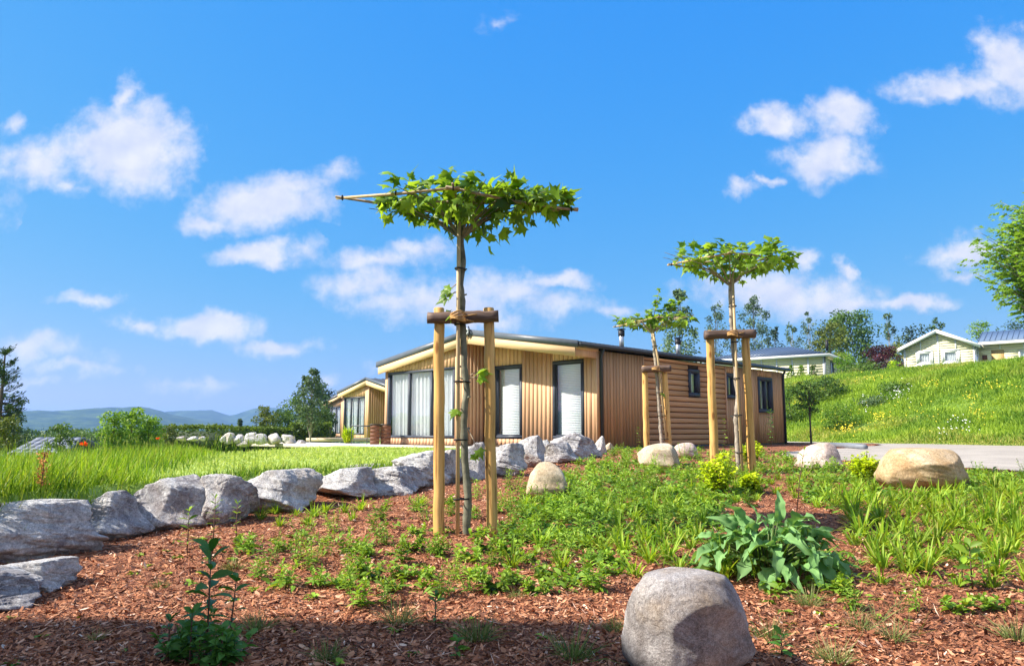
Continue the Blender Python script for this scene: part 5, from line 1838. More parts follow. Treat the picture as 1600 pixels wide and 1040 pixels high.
S_ = [
    ('purple_bush', 'dark purple-leaved bush between bungalow and chalet', 1384, 538, 52, 60, L_PURP, 3200, .17, 'round'),
    ('yellow_bush', 'small yellow-green bush at the chalet gable foot', 1402, 563, 18, 57, L_LIME, 500, .14, 'round'),
    ('shrub', 'bright green bush at the bungalow door', 1326, 552, 34, 53, L_TREEB, 1500, .14, 'round'),
    ('shrub', 'rounded green bush below the bungalow corner', 1352, 568, 50, 50, L_TREE, 1700, .14, 'round'),
    ('shrub', 'slim shrub before the bungalow wall, nearest the lodge', 1240, 570, 14, 50, L_TREEB, 330, .12, 'column'),
    ('shrub', 'slim shrub in the middle of three before the bungalow wall', 1255, 569, 13, 50, L_TREEB, 330, .12, 'column'),
    ('shrub', 'slim shrub right of three before the bungalow wall', 1275, 568, 14, 50, L_TREE, 300, .12, 'column'),
    ('shrub', 'dark spreading bush with white blossom on the bank', 1405, 604, 56, 37, L_TREE, 1500, .10, 'round'),
    ('shrub', 'smaller dark bush left of the white-blossomed bush', 1366, 622, 44, 36, L_TREEG, 900, .10, 'round'),
    ('shrub', 'wide dark green bush on the bank at the lodge end', 1292, 590, 70, 40, L_TREE, 1700, .12, 'round'),
    ('shrub', 'yellow-green bush low on the bank right of the sapling', 1308, 632, 54, 34, L_TREEB, 1500, .10, 'round'),
    ('shrub', 'reddish brown bush at the bank top below the purple bush', 1341, 578, 24, 46, L_OLIVE, 500, .11, 'round'),
    ('shrub', 'green bush on the bank just right of the lodge corner', 1236, 600, 44, 38, L_TREE, 1300, .11, 'round'),
]
for k, (nm, lb, px, pt, w, Y, mt, n, lf, sh) in enumerate(S_):
    tree(nm, lb, px, 600, pt, w, Y, mt, n, lf, sh, 12, seed=200 + k * 7, cat='shrub', group=SG, bottom=.05, trunk_r=.03, spread=.3)
# sapling by the lodge's far corner with a dark stem
tree('sapling', 'dark sapling with a bushy top between lodge corner and lane', 1266, 690, 592, 44, 27.0, L_TREE, 1100, .085, 'round', 14, seed=501, bottom=.55, trunk_r=.045)
# things on the left
tree('young_tree', 'young grey-green tree standing behind the hedge, left of the second lodge', 485, 690, 578, 62, 33.0, L_TREEG, 3800, .11, 'column', 36, seed=510, bottom=.30, bark=M_BARKP, trunk_r=.05)
for k, (px, pt, w, Y, mt, lb, sh) in enumerate([
        (438, 640, 46, 46, L_TREE, 'dark bushy tree behind the hedge, left of the young tree', 'round'),
        (462, 622, 52, 52, L_TREE, 'dark tree close left of the young tree', 'round'),
        (503, 596, 46, 60, L_TREED, 'dark tall tree between the young tree and the farthest lodge', 'round'),
        (414, 636, 38, 44, L_OLIVE, 'olive and reddish bush rising over the hedge left of the dark trees', 'round'),
        (375, 652, 10, 60, L_TREEG, 'tiny far tree alone above the hedge', 'column'),
        (508, 640, 40, 50, L_TREE, 'green tree low beside the farthest lodge wall', 'round')]):
    tree('broadleaf_tree', lb, px, 690, pt, w, Y, mt, 2600, .13 if Y < 50 else .17, sh, 24, seed=520 + k, bottom=.08, group='trees behind the hedge')
for k, (px, pt, w, Y, lb) in enumerate([(178, 644, 42, 24.5, 'leftmost of the bright green bushes at the meadow edge'), (206, 636, 46, 25.5, 'tallest middle bright green bush at the meadow edge'), (234, 648, 36, 26, 'right-hand bright green bush at the meadow edge')]):
    tree('bright_bush', lb, px, 690, pt, w, Y, L_TREEB, 2100, .095, 'round', 22, seed=540 + k, bottom=.08, cat='shrub', group='bright bushes at the meadow edge', spread=.3, trunk_r=.03)
for k, (px, pt, w, Y, mt, lb) in enumerate([(262, 664, 30, 30, L_OLIVE, 'yellowish bush at the left end of the hedge'), (96, 664, 40, 22, L_TREE, 'light weedy bush right of the slate roof'), (10, 648, 36, 20, L_OLIVE, 'yellow-green bush in front of the pine, at the left edge'), (130, 672, 40, 34, L_TREE, 'low green scrub behind the poppy')]):
    tree('bush', lb, px, 690, pt, w, Y, mt, 1200, .08, 'round', 14, seed=560 + k, bottom=.05, cat='shrub', spread=.3, trunk_r=.02)

# pine at the left edge
px_, Yp = 4, 34.0
xp = ray(px_, 600)[0] * Yp
zp = float(gz(xp, Yp))
root = empty('pine_tree', (xp, Yp, zp), 0, label='dark pine with upswept branches at the left edge of the picture', cat='tree')
Hp = at(px_, 543, Yp)[2] - zp
g = np.random.default_rng(77)
tm = MB(); tm.tube([(0, 0, -.3), (0, 0, Hp * .95)], [.16, .03], 8, cap=False)
Ps, Ds = [], []
for k in range(90):
    f = g.uniform(.12, .97)
    L_ = (1 - f) ** .7 * 1.3 + .12
    a = g.uniform(0, 6.28)
    d = np.array([math.cos(a), math.sin(a), 0])
    s0 = np.array([0, 0, f * Hp])
    pts = [s0 + d * L_ * q + np.array([0, 0, L_ * (.05 * q - .12 * math.sin(q * 3.1) * .6 + .30 * q ** 3)]) for q in np.linspace(0, 1, 6)]
    tm.tube(pts, np.linspace(.03, .008, 6), 5, cap=False)
    for q in range(34):
        u = g.uniform(.25, 1) * 4.999
        i_ = int(u); p = np.array(pts[i_]) * (1 - u + i_) + np.array(pts[i_ + 1]) * (u - i_)
        Ps.append(p + g.normal(0, .05, 3) + [0, 0, g.uniform(0, .10)]); dd = d + g.normal(0, .5, 3); dd[2] = abs(dd[2]) * .8 + .3; Ds.append(dd)
tm.build('trunk', M_BARKD, root, smooth=True)
mb = MB(); Ps = np.array(Ps); n = len(Ps)
ribbons(mb, Ps, np.array(Ds), .16 * g.uniform(.6, 1.3, n), .05, DIAM, .0, 0, g.random(n), g)
ribbons(mb, Ps + g.normal(0, .05, (n, 3)), np.array(Ds), .16, .05, DIAM, .0, 0, g.random(n), g)
mb.build('crown', L_TREED, root)
tree('broadleaf_tree', 'dark round tree at the foot of the pine, behind the slate roof', 22, 690, 622, 46, 38, L_TREED, 3200, .11, 'round', 22, seed=590, bottom=.05)

# the big ash at the right edge: its crown reaches into the picture
xa, Ya = ray(1672, 400)[0] * 24.0, 24.0
za = float(gz(xa, Ya))
root = empty('ash_tree', (xa, Ya, za), 0, label='large light green ash whose crown enters at the right edge', cat='tree')
g = np.random.default_rng(88)
tm = MB()
ctr = at(1676, 392, Ya) - np.array([xa, Ya, za])
Hc = ctr[2]
tm.tube([(0, 0, -.2), (.05, 0, Hc * .4), (0, .05, Hc * .75), (0, 0, Hc * 1.15)], [.20, .16, .10, .04], 10, cap=False)
RX, RZ = 150 / FOC * Ya, 118 / FOC * Ya
LP, LD = [], []
for k in range(330):
    d = unit(g.normal(size=3))
    d[1] *= .9
    q = g.uniform(.55, 1.0)
    rr = 1 + .22 * fbm(np.array([d[0] * 2.2]), np.array([d[2] * 2.2 + d[1]]), 5, 2)[0]
    e = ctr + np.array([d[0] * RX, d[1] * RX, d[2] * RZ]) * q * rr
    s0 = np.array([0, 0, max(Hc * .35, e[2] - 1.2 - .35 * np.hypot(e[0], e[1]))])
    s0[2] = min(s0[2], Hc * 1.1)
    mid = (s0 + e) / 2 + [0, 0, .12]
    tm.tube([s0, mid, e], [.030, .018, .006], 5, cap=False)
    for j_ in range(22):
        u = g.uniform(.45, 1.02)
        p = (s0 * (1 - u) + e * u) + g.normal(0, .13, 3)
        # pinnate leaf: pairs of leaflets along a stalk
        a = g.uniform(0, 6.28); dd = dirs(np.array(a), np.array(g.uniform(-.6, .5)))
        for t_ in (.35, .6, .85):
            for sg in (-1, 1):
                sd = unit(np.cross(dd, [0, 0, 1])) * sg
                LP.append(p + dd * .26 * t_); LD.append(sd * .8 + dd * .6 + [0, 0, -.2])
        LP.append(p + dd * .26); LD.append(dd)
tm.build('trunk', M_BARKP, root, smooth=True)
LP = np.array(LP); n = len(LP)
mb = MB()
tn = np.clip(.5 + .35 * fbm(LP[:, 0] * 1.3, LP[:, 2] * 1.3 + LP[:, 1], 4, 2) * 1.5 + g.normal(0, .15, n), 0, 1)
ribbons(mb, LP, np.array(LD), .15 * g.uniform(.7, 1.2, n), .07, DIAM, .15, 0, tn, g)
mb.build('crown', L_TREEB, root)


# hedge: two runs
def hedge(label, px0, px1, pt, Y0, Y1, seed, mat=L_HEDGE, thick=.8):
    g = np.random.default_rng(seed)
    x0, x1 = ray(px0, 670)[0] * Y0, ray(px1, 670)[0] * Y1
    zb0, zb1 = float(gz(x0, Y0)), float(gz(x1, Y1))
    zt0_ = at(px0, pt, Y0)[2]; zt1_ = at(px1, pt, Y1)[2]
    root = empty('hedge', (x0, Y0, zb0), 0, label=label, cat='hedge', group='clipped hedges')
    L_ = np.hypot(x1 - x0, Y1 - Y0)
    n = int(L_ * 900)
    u = g.random(n)
    side = g.random(n)
    H0, H1 = zt0_ - zb0, zt1_ - zb1
    H = H0 + (H1 - H0) * u + fbm(u * L_ * 1.4, u * 0, seed, 3) * .10
    zbv = (zb1 - zb0) * u
    top = side < .4
    y = np.where(top, g.uniform(-.5, .5, n), np.where(side < .8, -.5, .5)) * thick + g.normal(0, .05, n) + .08 * fbm(u * L_ * 1.1, side, seed + 2, 2)
    z = np.where(top, 1.0, g.random(n)) * H + zbv + g.normal(0, .035, n)
    P = np.stack([(x1 - x0) * u, (Y1 - Y0) * u + y, z], -1)
    D = dirs(g.uniform(0, 6.28, n), g.uniform(-.4, 1.0, n))
    mb = MB()
    tn = np.clip(.5 + .5 * fbm(u * L_ * .9, z * 1.4, seed + 1, 2) + g.normal(0, .2, n), 0, 1)
    ribbons(mb, P, D, .12 * g.uniform(.7, 1.3, n), .075, DIAM, .2, 0, tn, g, up=g.normal(size=(n, 3)))
    mb.build('foliage', mat, root)
    c = MB()
    c.hexa([(0, -thick * .36, 0), (x1 - x0, Y1 - Y0 - thick * .36, zb1 - zb0), (x1 - x0, Y1 - Y0 + thick * .36, zb1 - zb0), (0, thick * .36, 0),
            (0, -thick * .36, H0 * .88), (x1 - x0, Y1 - Y0 - thick * .36, zb1 - zb0 + H1 * .88), (x1 - x0, Y1 - Y0 + thick * .36, zb1 - zb0 + H1 * .88), (0, thick * .36, H0 * .88)])
    c.build('twigs', L_TREED, root)


hedge('long low hedge behind the far boulder pile', 262, 455, 668, 30.5, 33.5, 61)
hedge('taller dense hedge left of the farthest lodge', 458, 516, 663, 34.5, 37.5, 62, L_HEDGE)

# woods down in the valley: read as one mass
def woods(name, n_tree, x0, x1, y0, y1, h0, h1, seed, mat, leaf, nl=260):
    g = np.random.default_rng(seed)
    mb = MB()
    az = g.uniform(x0, x1, n_tree)
    Yd = np.exp(g.uniform(math.log(y0), math.log(y1), n_tree))
    X = np.array([ray(a, 660)[0] for a in az]) * Yd
    Z = land_height(X, Yd) + EYE
    for i in range(n_tree):
        H = g.uniform(h0, h1)
        yt_ = g.uniform(654, 669) - 4 * fbm(np.array([az[i] * .02]), np.array([seed * 1.0]), 4, 2)[0]
        H = np.clip(Yd[i] * ray(az[i], yt_)[2] + EYE - Z[i] - leaf * 1.2 * (Yd[i] / y0) ** .8, 3, 40); r_ = min(H, 14) * g.uniform(.28, .45)
        n = nl
        d = unit(g.normal(size=(n, 3))); d *= (.72 + .28 * g.random(n))[:, None]
        lump = 1 + .28 * fbm(d[:, 0] * 2 + i, d[:, 2] * 2 + d[:, 1], seed, 2)
        P = d * [r_, r_, H * .40] * lump[:, None] + [X[i], Yd[i], Z[i] + H * .52]
        s = leaf * (Yd[i] / y0) ** .8
        tn = np.clip(g.normal(.45, .22) + g.normal(0, .2, n), 0, 1)
        ribbons(mb, P, g.normal(size=(n, 3)), s * g.uniform(.7, 1.4, n), s * .75, DIAM, .1, 0, tn, g, up=g.normal(size=(n, 3)))
    mb.build(name, mat, kind='stuff')


woods('valley_woods', 190, -120, 480, 95, 260, 11.5, 15.2, 5, L_TREE, .42, 420)
woods('valley_woods_far', 170, -200, 640, 270, 900, 13, 21, 6, L_TREE, 1.1, 150)
woods('plateau_woods', 40, 640, 1180, 120, 260, 9, 13, 8, L_TREE, .9, 200)
woods('plateau_woods_right', 60, 1330, 2100, 125, 240, 4, 7, 9, L_TREE, .8, 150)

# ================================================================== GRASSES
g = np.random.default_rng(202)
# tall meadow grass
mow_px = [hit(190, 775), hit(225, 752), hit(262, 735), hit(318, 716), hit(345, 703), hit(352, 694)]
MXs = np.array([p[0] for p in mow_px]); MYs = np.array([p[1] for p in mow_px])


def tall_mask(X, Y):
    lim = np.interp(Y, MYs, MXs, left=MXs[0] + 0.15, right=MXs[-1] - 1)
    return X - lim


def cand(n, px0, px1, y0, y1, pw=.5):
    az = g.uniform(px0, px1, n)
    Y = y0 + (y1 - y0) * g.random(n) ** (1 / (1 + pw))
    X = (az - 800) / FOC * Y
    return X, Y


X, Y = cand(46000, -60, 380, 4.6, 27, .35)
tmk = tall_mask(X, Y)
ok = (wall_side(X, Y) < .05) & (tmk < g.normal(0, .15, len(X))) & (ground_h(X, Y) > -2.4)
X, Y, tmk = X[ok], Y[ok], tmk[ok]
# an overhanging fringe along the top of the boulder wall
ye = g.uniform(3.7, 15, 9000); xe = np.interp(ye, WALL_Yv, WALL_Xv) + g.uniform(-.34, .09, 9000)
X = np.concatenate([X, xe]); Y = np.concatenate([Y, ye]); tmk = tall_mask(X, Y)
n = len(X)
L_ = (.13 + .24 * g.random(n) ** 1.3 + .12 * fbm(X, Y, 7, 3, 1.3)) * np.clip(.55 - tmk * .8, .4, 1.0)
D = dirs(g.uniform(0, 6.28, n), g.uniform(1.0, 1.5, n)) + [.10, 0, 0]
tn = np.clip(.42 + .6 * fbm(X, Y, 8, 4, .9) + g.normal(0, .28, n), 0, 1)
mb = MB()
wd = np.clip(.0042 + .0005 * Y, .006, .02)
ribbons(mb, np.stack([X, Y, gz(X, Y)], -1), D, L_ * 1.05, wd * 1.15, BLADE, g.uniform(.0, .5, n), 0, tn, g, up=g.normal(size=(n, 3)) + [0, -1, 0], tip=(g.random(n) < .25) * .7)
mb.build('meadow_grass', L_GRASS, kind='stuff')
# flowering grass stems with seed heads, sparse
X, Y = cand(560, -40, 470, 5.2, 20, .3)
ok = (wall_side(X, Y) < -.05) & (tall_mask(X, Y) < .6 + g.random(len(X)) * 1.2)
X, Y = X[ok], Y[ok]; n = len(X)
mb = MB()
P = np.stack([X, Y, gz(X, Y)], -1)
D = dirs(g.uniform(0, 6.28, n), g.uniform(1.25, 1.52, n))
L_ = g.uniform(.24, .44, n)
ribbons(mb, P, D, L_, .0038, [(0, 1), (.6, .8), (1, .5)], .05, 0, np.full(n, .35), g, up=np.tile([0, -1, .1], (n, 1)))
ribbons(mb, P + D * (L_ * .86)[:, None], D, L_ * .2, .011, DIAM, .1, 0, np.full(n, .8), g, up=np.tile([0, -1, .1], (n, 1)), tip=1.0)
mb.build('grass_seed_heads', L_GRASS, kind='stuff')
# mown lawn blades
X, Y = cand(52000, 180, 720, 5.3, 21, .6)
ok = (wall_side(X, Y) < .06) & (tall_mask(X, Y) > -.2)
X, Y = X[ok], Y[ok]; n = len(X)
mb = MB()
ribbons(mb, np.stack([X, Y, gz(X, Y)], -1), dirs(g.uniform(0, 6.28, n), g.uniform(.5, 1.4, n)), g.uniform(.025, .06, n) + .10 * (g.random(n) < .03) + .06 * np.exp(wall_side(X, Y) * 3) * g.random(n), np.clip(.0016 * Y, .006, .02), BLADE, .3, 0,
        np.clip(.62 + .5 * fbm(X, Y, 18, 4, 1.1) + g.normal(0, .2, n), 0, 1), g, up=g.normal(size=(n, 3)), tip=(g.random(n) < .3) * .6)
mb.build('lawn_grass', L_LAWN, kind='stuff')

# the bank's rough meadow
n0 = 150000
az = g.uniform(1190, 1680, n0)
d_ = g.random(n0) ** 1.1 * 17 - .4
k_ = (az - 800) / FOC
Y = (d_ + 16 * .915 + 23.6 * .402) / (k_ * .915 + .402)
X = k_ * Y
ok = (Y > 12) & (Y < 58) & (g.random(n0) < np.clip(Y / 34, .3, 1))
X, Y, d_ = X[ok], Y[ok], d_[ok]
n = len(X)
cl = fbm(X, Y, 41, 3, .55)
L_ = np.clip(.24 + .34 * cl + .16 * g.random(n), .08, .85) * np.clip(.35 + d_ * .55, .25, 1)
tn = np.clip(.50 + .65 * fbm(X, Y, 43, 4, .7) + g.normal(0, .22, n), 0, 1)
yel = np.clip(fbm(X, Y, 47, 3, .45) * 2.2 + .05 + .8 * np.exp(-np.maximum(d_, 0) * 1.3), 0, 1) * (g.random(n) < .6)
mb = MB()
ribbons(mb, np.stack([X, Y, gz(X, Y) - .02], -1), dirs(g.uniform(0, 6.28, n), g.uniform(.6, 1.45, n)), L_, g.uniform(.025, .055, n), BLADE, g.uniform(0, .7, n), 0, tn, g, up=g.normal(size=(n, 3)), tip=yel)
mb.build('bank_grass', L_BANK, kind='stuff')
# wild flowers scattered in drifts over the bank
mb = MB()
for (px, py, sx, sy, nn2, c) in ((1305, 655, 30, 16, 60, 1), (1318, 668, 26, 8, 70, 1), (1372, 650, 20, 6, 40, 1), (1405, 612, 26, 12, 50, 0), (1502, 668, 26, 16, 26, 0), (1470, 676, 10, 5, 10, 0),
                                (1352, 628, 12, 12, 14, 0), (1530, 648, 20, 8, 30, 1), (1455, 600, 20, 5, 25, 1), (1520, 620, 14, 6, 25, 1), (1400, 655, 120, 30, 50, 1), (1360, 590, 40, 6, 30, 1), (1560, 600, 40, 12, 30, 1), (1250, 630, 20, 20, 30, 1)):
    for q in range(nn2):
        h_ = hit(px + g.normal(0, sx * .5), py + 9 + g.normal(0, sy * .5), 70)
        if (h_[0] - 16) * .915 + (h_[1] - 23.6) * .402 < .2 or h_[1] > 60: continue
        p = h_ + [0, 0, g.uniform(.15, .45)]
        s = g.uniform(.014, .032)
        a = g.uniform(0, 6.28)
        T2 = [(s * math.cos(a + i * 1.047), s * math.sin(a + i * 1.047) * .8 - .0, s * .7 * math.sin(a + i * 1.047)) for i in range(6)]
        mb.add([p + np.array(t_) for t_ in T2], [(0, 1, 2, 3), (0, 3, 4, 5)], tint=(.1 if c == 0 else .8))
mb.build('wildflowers', M_FLOW, kind='stuff')

# poppies in the meadow
for k, (px, py, Yp, s, lb) in enumerate(((130, 695, 9.5, .05, 'large red poppy standing above the meadow on the left'), (247, 686, 13.0, .045, 'smaller orange-red poppy right of the large one'))):
    p = at(px, py, Yp)
    zg = float(gz(p[0], p[1]))
    root = empty('poppy', (p[0], p[1], zg), 0, label=lb, cat='poppy')
    H = p[2] - zg
    MB().tube([(0, 0, 0), (.02, 0, H * .5), (0, 0, H)], .004, 5).build('stem', M_STEM, root)
    for q in range(5):
        a = q * 1.257
        mb = MB(); ribbons(mb, np.array([[0, 0, H]]), dirs(np.array([a]), np.array([.7])), s, s * 1.5, [(0, .25), (.4, .9), (.8, 1.0), (1, .6)], .1, .1, np.array([.5]), g)
        mb.build('petal', M_POPPY, root)

# rusty dock seed stand in the meadow above the second wall boulder
p = hit(62, 786); root = empty('dock_stalk', p, 0, label='rusty orange dock seed stalk in the grass above the pale slab', cat='plant')
MB().tube([(0, 0, 0), (.01, 0, .38)], .004, 5).build('stem', M_STEMR, root)
nq = 260; zq = g.uniform(.12, .38, nq)
mb = MB(); mb_c = plain('rusty_seed', (.50, .20, .05), .8)
ribbons(mb, np.stack([g.normal(0, .02, nq), g.normal(0, .02, nq), zq], -1), g.normal(size=(nq, 3)), .018, .012, DIAM, 0, 0, np.full(nq, .5), g)
mb.build('seeds', mb_c, root, kind='stuff')


# ================================================================== BARK CHIPS
g = np.random.default_rng(404)
n0 = 210000
az = g.uniform(-80, 1690, n0)
Y = 2.9 + (17 - 2.9) * g.random(n0) ** 1.9
X = (az - 800) / FOC * Y
ok = bed_mask(X, Y) & (wall_side(X, Y) > .0)
X, Y = X[ok], Y[ok]
n = len(X)
L_ = np.clip(g.gamma(3.2, .0072, n), .008, .055)
wd = L_ * g.uniform(.18, .45, n)
d = dirs(g.uniform(0, 6.28, n), g.normal(0, .34, n))
base = np.stack([X, Y, gz(X, Y) + .004 + .022 * fbm(X, Y, 31, 4, 2.2) + g.uniform(.0, .016, n)], -1) - d * (L_ / 2)[:, None]
mb = MB()
tn = np.clip(g.beta(1.9, 2.3, n) + .30 * fbm(X, Y, 3, 4, .8), 0, 1)
pale = g.random(n) < .018
tn[pale] = g.uniform(.93, 1, pale.sum())
ribbons(mb, base, d, L_, wd, [(0, .55), (.5, 1), (1, .5)], g.normal(0, .15, n), 0, tn, g, up=np.array([0, 0, 1.0]) + g.normal(0, .55, (n, 3)))
mb.build('mulch_chips', M_CHIP, kind='stuff')
# pale twigs, straw and dry leaves lying on the mulch
n = 1500
az = g.uniform(-60, 1660, n); Y = 3.0 + 8 * g.random(n) ** 1.5; X = (az - 800) / FOC * Y
ok = bed_mask(X, Y) & (wall_side(X, Y) > .25); X, Y = X[ok], Y[ok]; n = len(X)
mb = MB()
ln = g.random(n) < .6
d = dirs(g.uniform(0, 6.28, n), g.normal(.05, .15, n))
ribbons(mb, np.stack([X, Y, gz(X, Y) + .028], -1), d, np.where(ln, g.uniform(.04, .15, n), g.uniform(.02, .05, n)), np.where(ln, .004, .018), DIAM, g.normal(0, .2, n), .1, np.where(ln, g.uniform(.85, 1, n), g.uniform(.6, 1, n)), g)
mb.build('dry_litter', M_CHIP, kind='stuff')

# ================================================================== PLANTS IN THE BED
def herb_mesh(seed, hgt=.24, stems=7, leafL=.105, mat=L_HERB, wr=.27, spread=.10):
    g = np.random.default_rng(seed)
    mb = MB(); P, D, L, Tn, UP = [], [], [], [], []
    for s in range(stems):
        a = g.uniform(0, 6.28); r_ = spread * math.sqrt(g.random())
        b0 = np.array([math.cos(a) * r_ * .5, math.sin(a) * r_ * .5, 0]); h = hgt * g.uniform(.55, 1.1)
        top = b0 + [math.cos(a) * r_, math.sin(a) * r_, h]
        mb.tube([b0, (b0 + top) / 2 + [0, 0, .01], top], [.003, .0026, .0018], 4, cap=False, tint=.3)
        nl = int(7 + h * 26)
        for k in range(nl):
            f = .18 + .82 * k / nl
            aa = k * 2.4 + g.normal(0, .3)
            el = .15 + .95 * f ** 2 + g.normal(0, .15)
            P.append(b0 * (1 - f) + top * f); D.append(dirs(np.array(aa), np.array(el)))
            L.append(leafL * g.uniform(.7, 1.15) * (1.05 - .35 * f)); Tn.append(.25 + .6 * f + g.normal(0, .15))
    n = len(P)
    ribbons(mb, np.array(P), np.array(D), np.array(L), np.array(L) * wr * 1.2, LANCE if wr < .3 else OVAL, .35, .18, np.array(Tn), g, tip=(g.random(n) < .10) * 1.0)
    return mb.mesh('herb', mat)


def lily_mesh(seed, n=34, L=.30, mat=L_LILY, w=.0165):
    g = np.random.default_rng(seed); mb = MB()
    a = g.uniform(0, 6.28, n); el = g.uniform(.75, 1.5, n)
    P = np.stack([np.cos(a) * .02, np.sin(a) * .02, np.zeros(n)], -1) + g.normal(0, .012, (n, 3)) * [1, 1, 0]
    ribbons(mb, P, dirs(a, el), L * g.uniform(.55, 1.1, n), w, [(0, .7), (.3, 1), (.6, .9), (.85, .5), (1, .05)], g.uniform(.15, .75, n), .2, g.random(n), g, up=np.array([0, 0, 1.]) + g.normal(0, .1, (n, 3)), tip=(g.random(n) < .15) * .8)
    return mb.mesh('daylily', mat)


def tuft_mesh(seed, n=110, L=.17, mat=L_TUFT, dry=.35):
    g = np.random.default_rng(seed); mb = MB()
    a = g.uniform(0, 6.28, n); el = g.uniform(.5, 1.5, n)
    P = np.stack([np.cos(a), np.sin(a), np.zeros(n)], -1) * (g.random(n) * .05)[:, None]
    ribbons(mb, P, dirs(a, el), L * g.uniform(.5, 1.15, n), .0034, BLADE, g.uniform(.1, .7, n), 0, g.random(n), g, up=g.normal(size=(n, 3)), tip=(g.random(n) < dry) * 1.0)
    return mb.mesh('tuft', mat)


def rosette_mesh(seed, n=11, L=.085, mat=L_HERB):
    g = np.random.default_rng(seed); mb = MB()
    a = np.arange(n) * 2.4; el = g.uniform(.1, .9, n)
    ribbons(mb, np.zeros((n, 3)) + [0, 0, .005], dirs(a, el), L * g.uniform(.6, 1.1, n), .026, OVAL, .5, .12, g.random(n), g)
    return mb.mesh('rosette', mat)


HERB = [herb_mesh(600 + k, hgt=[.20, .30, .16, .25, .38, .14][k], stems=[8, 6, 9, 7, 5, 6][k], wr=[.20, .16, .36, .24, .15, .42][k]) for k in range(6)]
LILY = [lily_mesh(620 + k, n=[30, 38, 24, 34, 44][k], L=[.30, .34, .26, .30, .36][k]) for k in range(5)]
TUFT = [tuft_mesh(640 + k, dry=[.3, .6, .15, .45][k]) for k in range(4)]
ROSE = [rosette_mesh(660 + k) for k in range(4)]
ROSEL = [rosette_mesh(670 + k, n=8, L=.07, mat=L_LILY) for k in range(3)]


def in_poly(px, py, poly):
    c = False
    for (x0, y0), (x1, y1) in zip(poly, poly[1:] + poly[:1]):
        if (y0 > py) != (y1 > py) and px < (x1 - x0) * (py - y0) / (y1 - y0) + x0: c = not c
    return c


# things that plants must not stand in: (px0, px1, ytop, ybase)
KEEP = [(965, 1190, 880, 1040), (820, 890, 721, 782), (1364, 1510, 699, 772), (1244, 1310, 691, 734), (997, 1060, 692, 734), (1100, 1330, 800, 925), (1050, 1091, 691, 716), (700, 735, 830, 850)]
PL_ALL = []


def spot_ok(px, py, md):
    for k in KEEP:
        if k[0] < px < k[1] and k[2] < py < k[3]: return False
    sc = max(.3, (py - 660) / 200.)
    for (x, y) in PL_ALL:
        if abs(x - px) < md * sc and abs(y - py) < md * sc * .4: return False
    return True


def zone(label, px, py, box):
    if box is None: return label
    x0, x1, y0, y1 = box
    r = ('back', 'middle', 'front')[min(2, max(0, int(3 * (py - y0) / (y1 - y0 + 1e-6))))]
    c = ('left end', 'left half', 'right half', 'right end')[min(3, max(0, int(4 * (px - x0) / (x1 - x0 + 1e-6))))]
    return '%s, %s row, %s' % (label, r, c)


def plant(name, meshes, px, py, s, label, cat, group, g, box=None):
    label = zone(label, px, py, box)
    p = hit(px, py, 60)
    if wall_side(p[0], p[1]) < .05 or bool(path_mask(p[0], p[1])): return None
    PL_ALL.append((px, py))
    o = link(name, meshes[int(g.integers(len(meshes)))], None, p, (g.normal(0, .06), g.normal(0, .06), g.uniform(0, 6.28)), s * g.uniform(.85, 1.18), label=label, cat=cat, group=group)
    return o


def fill(name, meshes, poly, count, s, md, label, cat, group, seed):
    g = np.random.default_rng(seed)
    xs = [p[0] for p in poly]; ys = [p[1] for p in poly]
    k = tries = 0
    while k < count and tries < count * 40:
        tries += 1
        px = g.uniform(min(xs), max(xs)); py = min(ys) + (max(ys) - min(ys)) * g.random()
        if not in_poly(px, py, poly) or not spot_ok(px, py, md): continue
        if plant(name, meshes, px, py, s, label, cat, group, g, (min(xs), max(xs), min(ys), max(ys))) is not None: k += 1
    return k


g = np.random.default_rng(71)
# herb clumps placed one by one, left of and around the nearest tree
H1 = [(440, 860), (478, 890), (462, 878), (437, 918), (548, 865), (487, 884), (545, 902), (555, 880), (592, 812), (590, 838), (626, 880), (628, 905), (652, 838), (668, 816), (704, 806), (603, 852),
      (522, 830), (547, 928), (560, 950), (600, 946), (534, 916), (404, 902), (390, 862), (655, 800), (645, 862), (684, 868), (575, 870), (510, 870), (470, 850), (420, 880), (380, 855), (612, 925), (575, 905), (500, 915)]
for (x, y) in H1:
    plant('leafy_perennial', HERB, x, y, .64, 'leafy perennial in mulch left of the nearest stakes', 'plant', 'leafy perennials left of the nearest stakes', g, (380, 704, 800, 950))
for (x, y) in [(685, 866), (742, 812), (757, 862), (780, 852), (748, 842), (775, 800), (700, 790), (770, 885), (735, 878), (745, 780), (790, 830), (812, 850), (800, 800), (735, 925), (712, 905), (745, 905), (825, 880), (795, 868), (850, 868), (835, 840), (850, 905), (905, 905), (930, 925), (880, 870), (925, 885), (955, 900), (770, 925), (800, 915), (690, 935), (665, 905), (840, 930)]:
    plant('leafy_perennial', HERB, x, y, .68, 'leafy perennial around or right of the nearest stakes', 'plant', 'leafy perennials by the nearest stakes', g, (660, 960, 780, 940))
for (x, y, s) in [(800, 888, 1), (880, 890, 1.0), (872, 880, .9), (915, 855, .9), (942, 860, .9), (992, 902, 1.15), (1015, 880, 1.0), (1045, 875, 1.0), (1062, 892, .9), (960, 850, .9), (1032, 840, .9), (1000, 835, .9), (1060, 850, 1), (1080, 860, 1)]:
    plant('daylily_clump', LILY, x, y, s * .8, 'daylily between the nearest stakes and the broad-leaved plant', 'daylily', 'daylilies left of the broad-leaved plant', g, (800, 1085, 835, 905))
plant('daylily_clump', LILY, 1132, 905, .95, 'daylily clump touching the left foot of the broad-leaved plant', 'daylily', None, g)
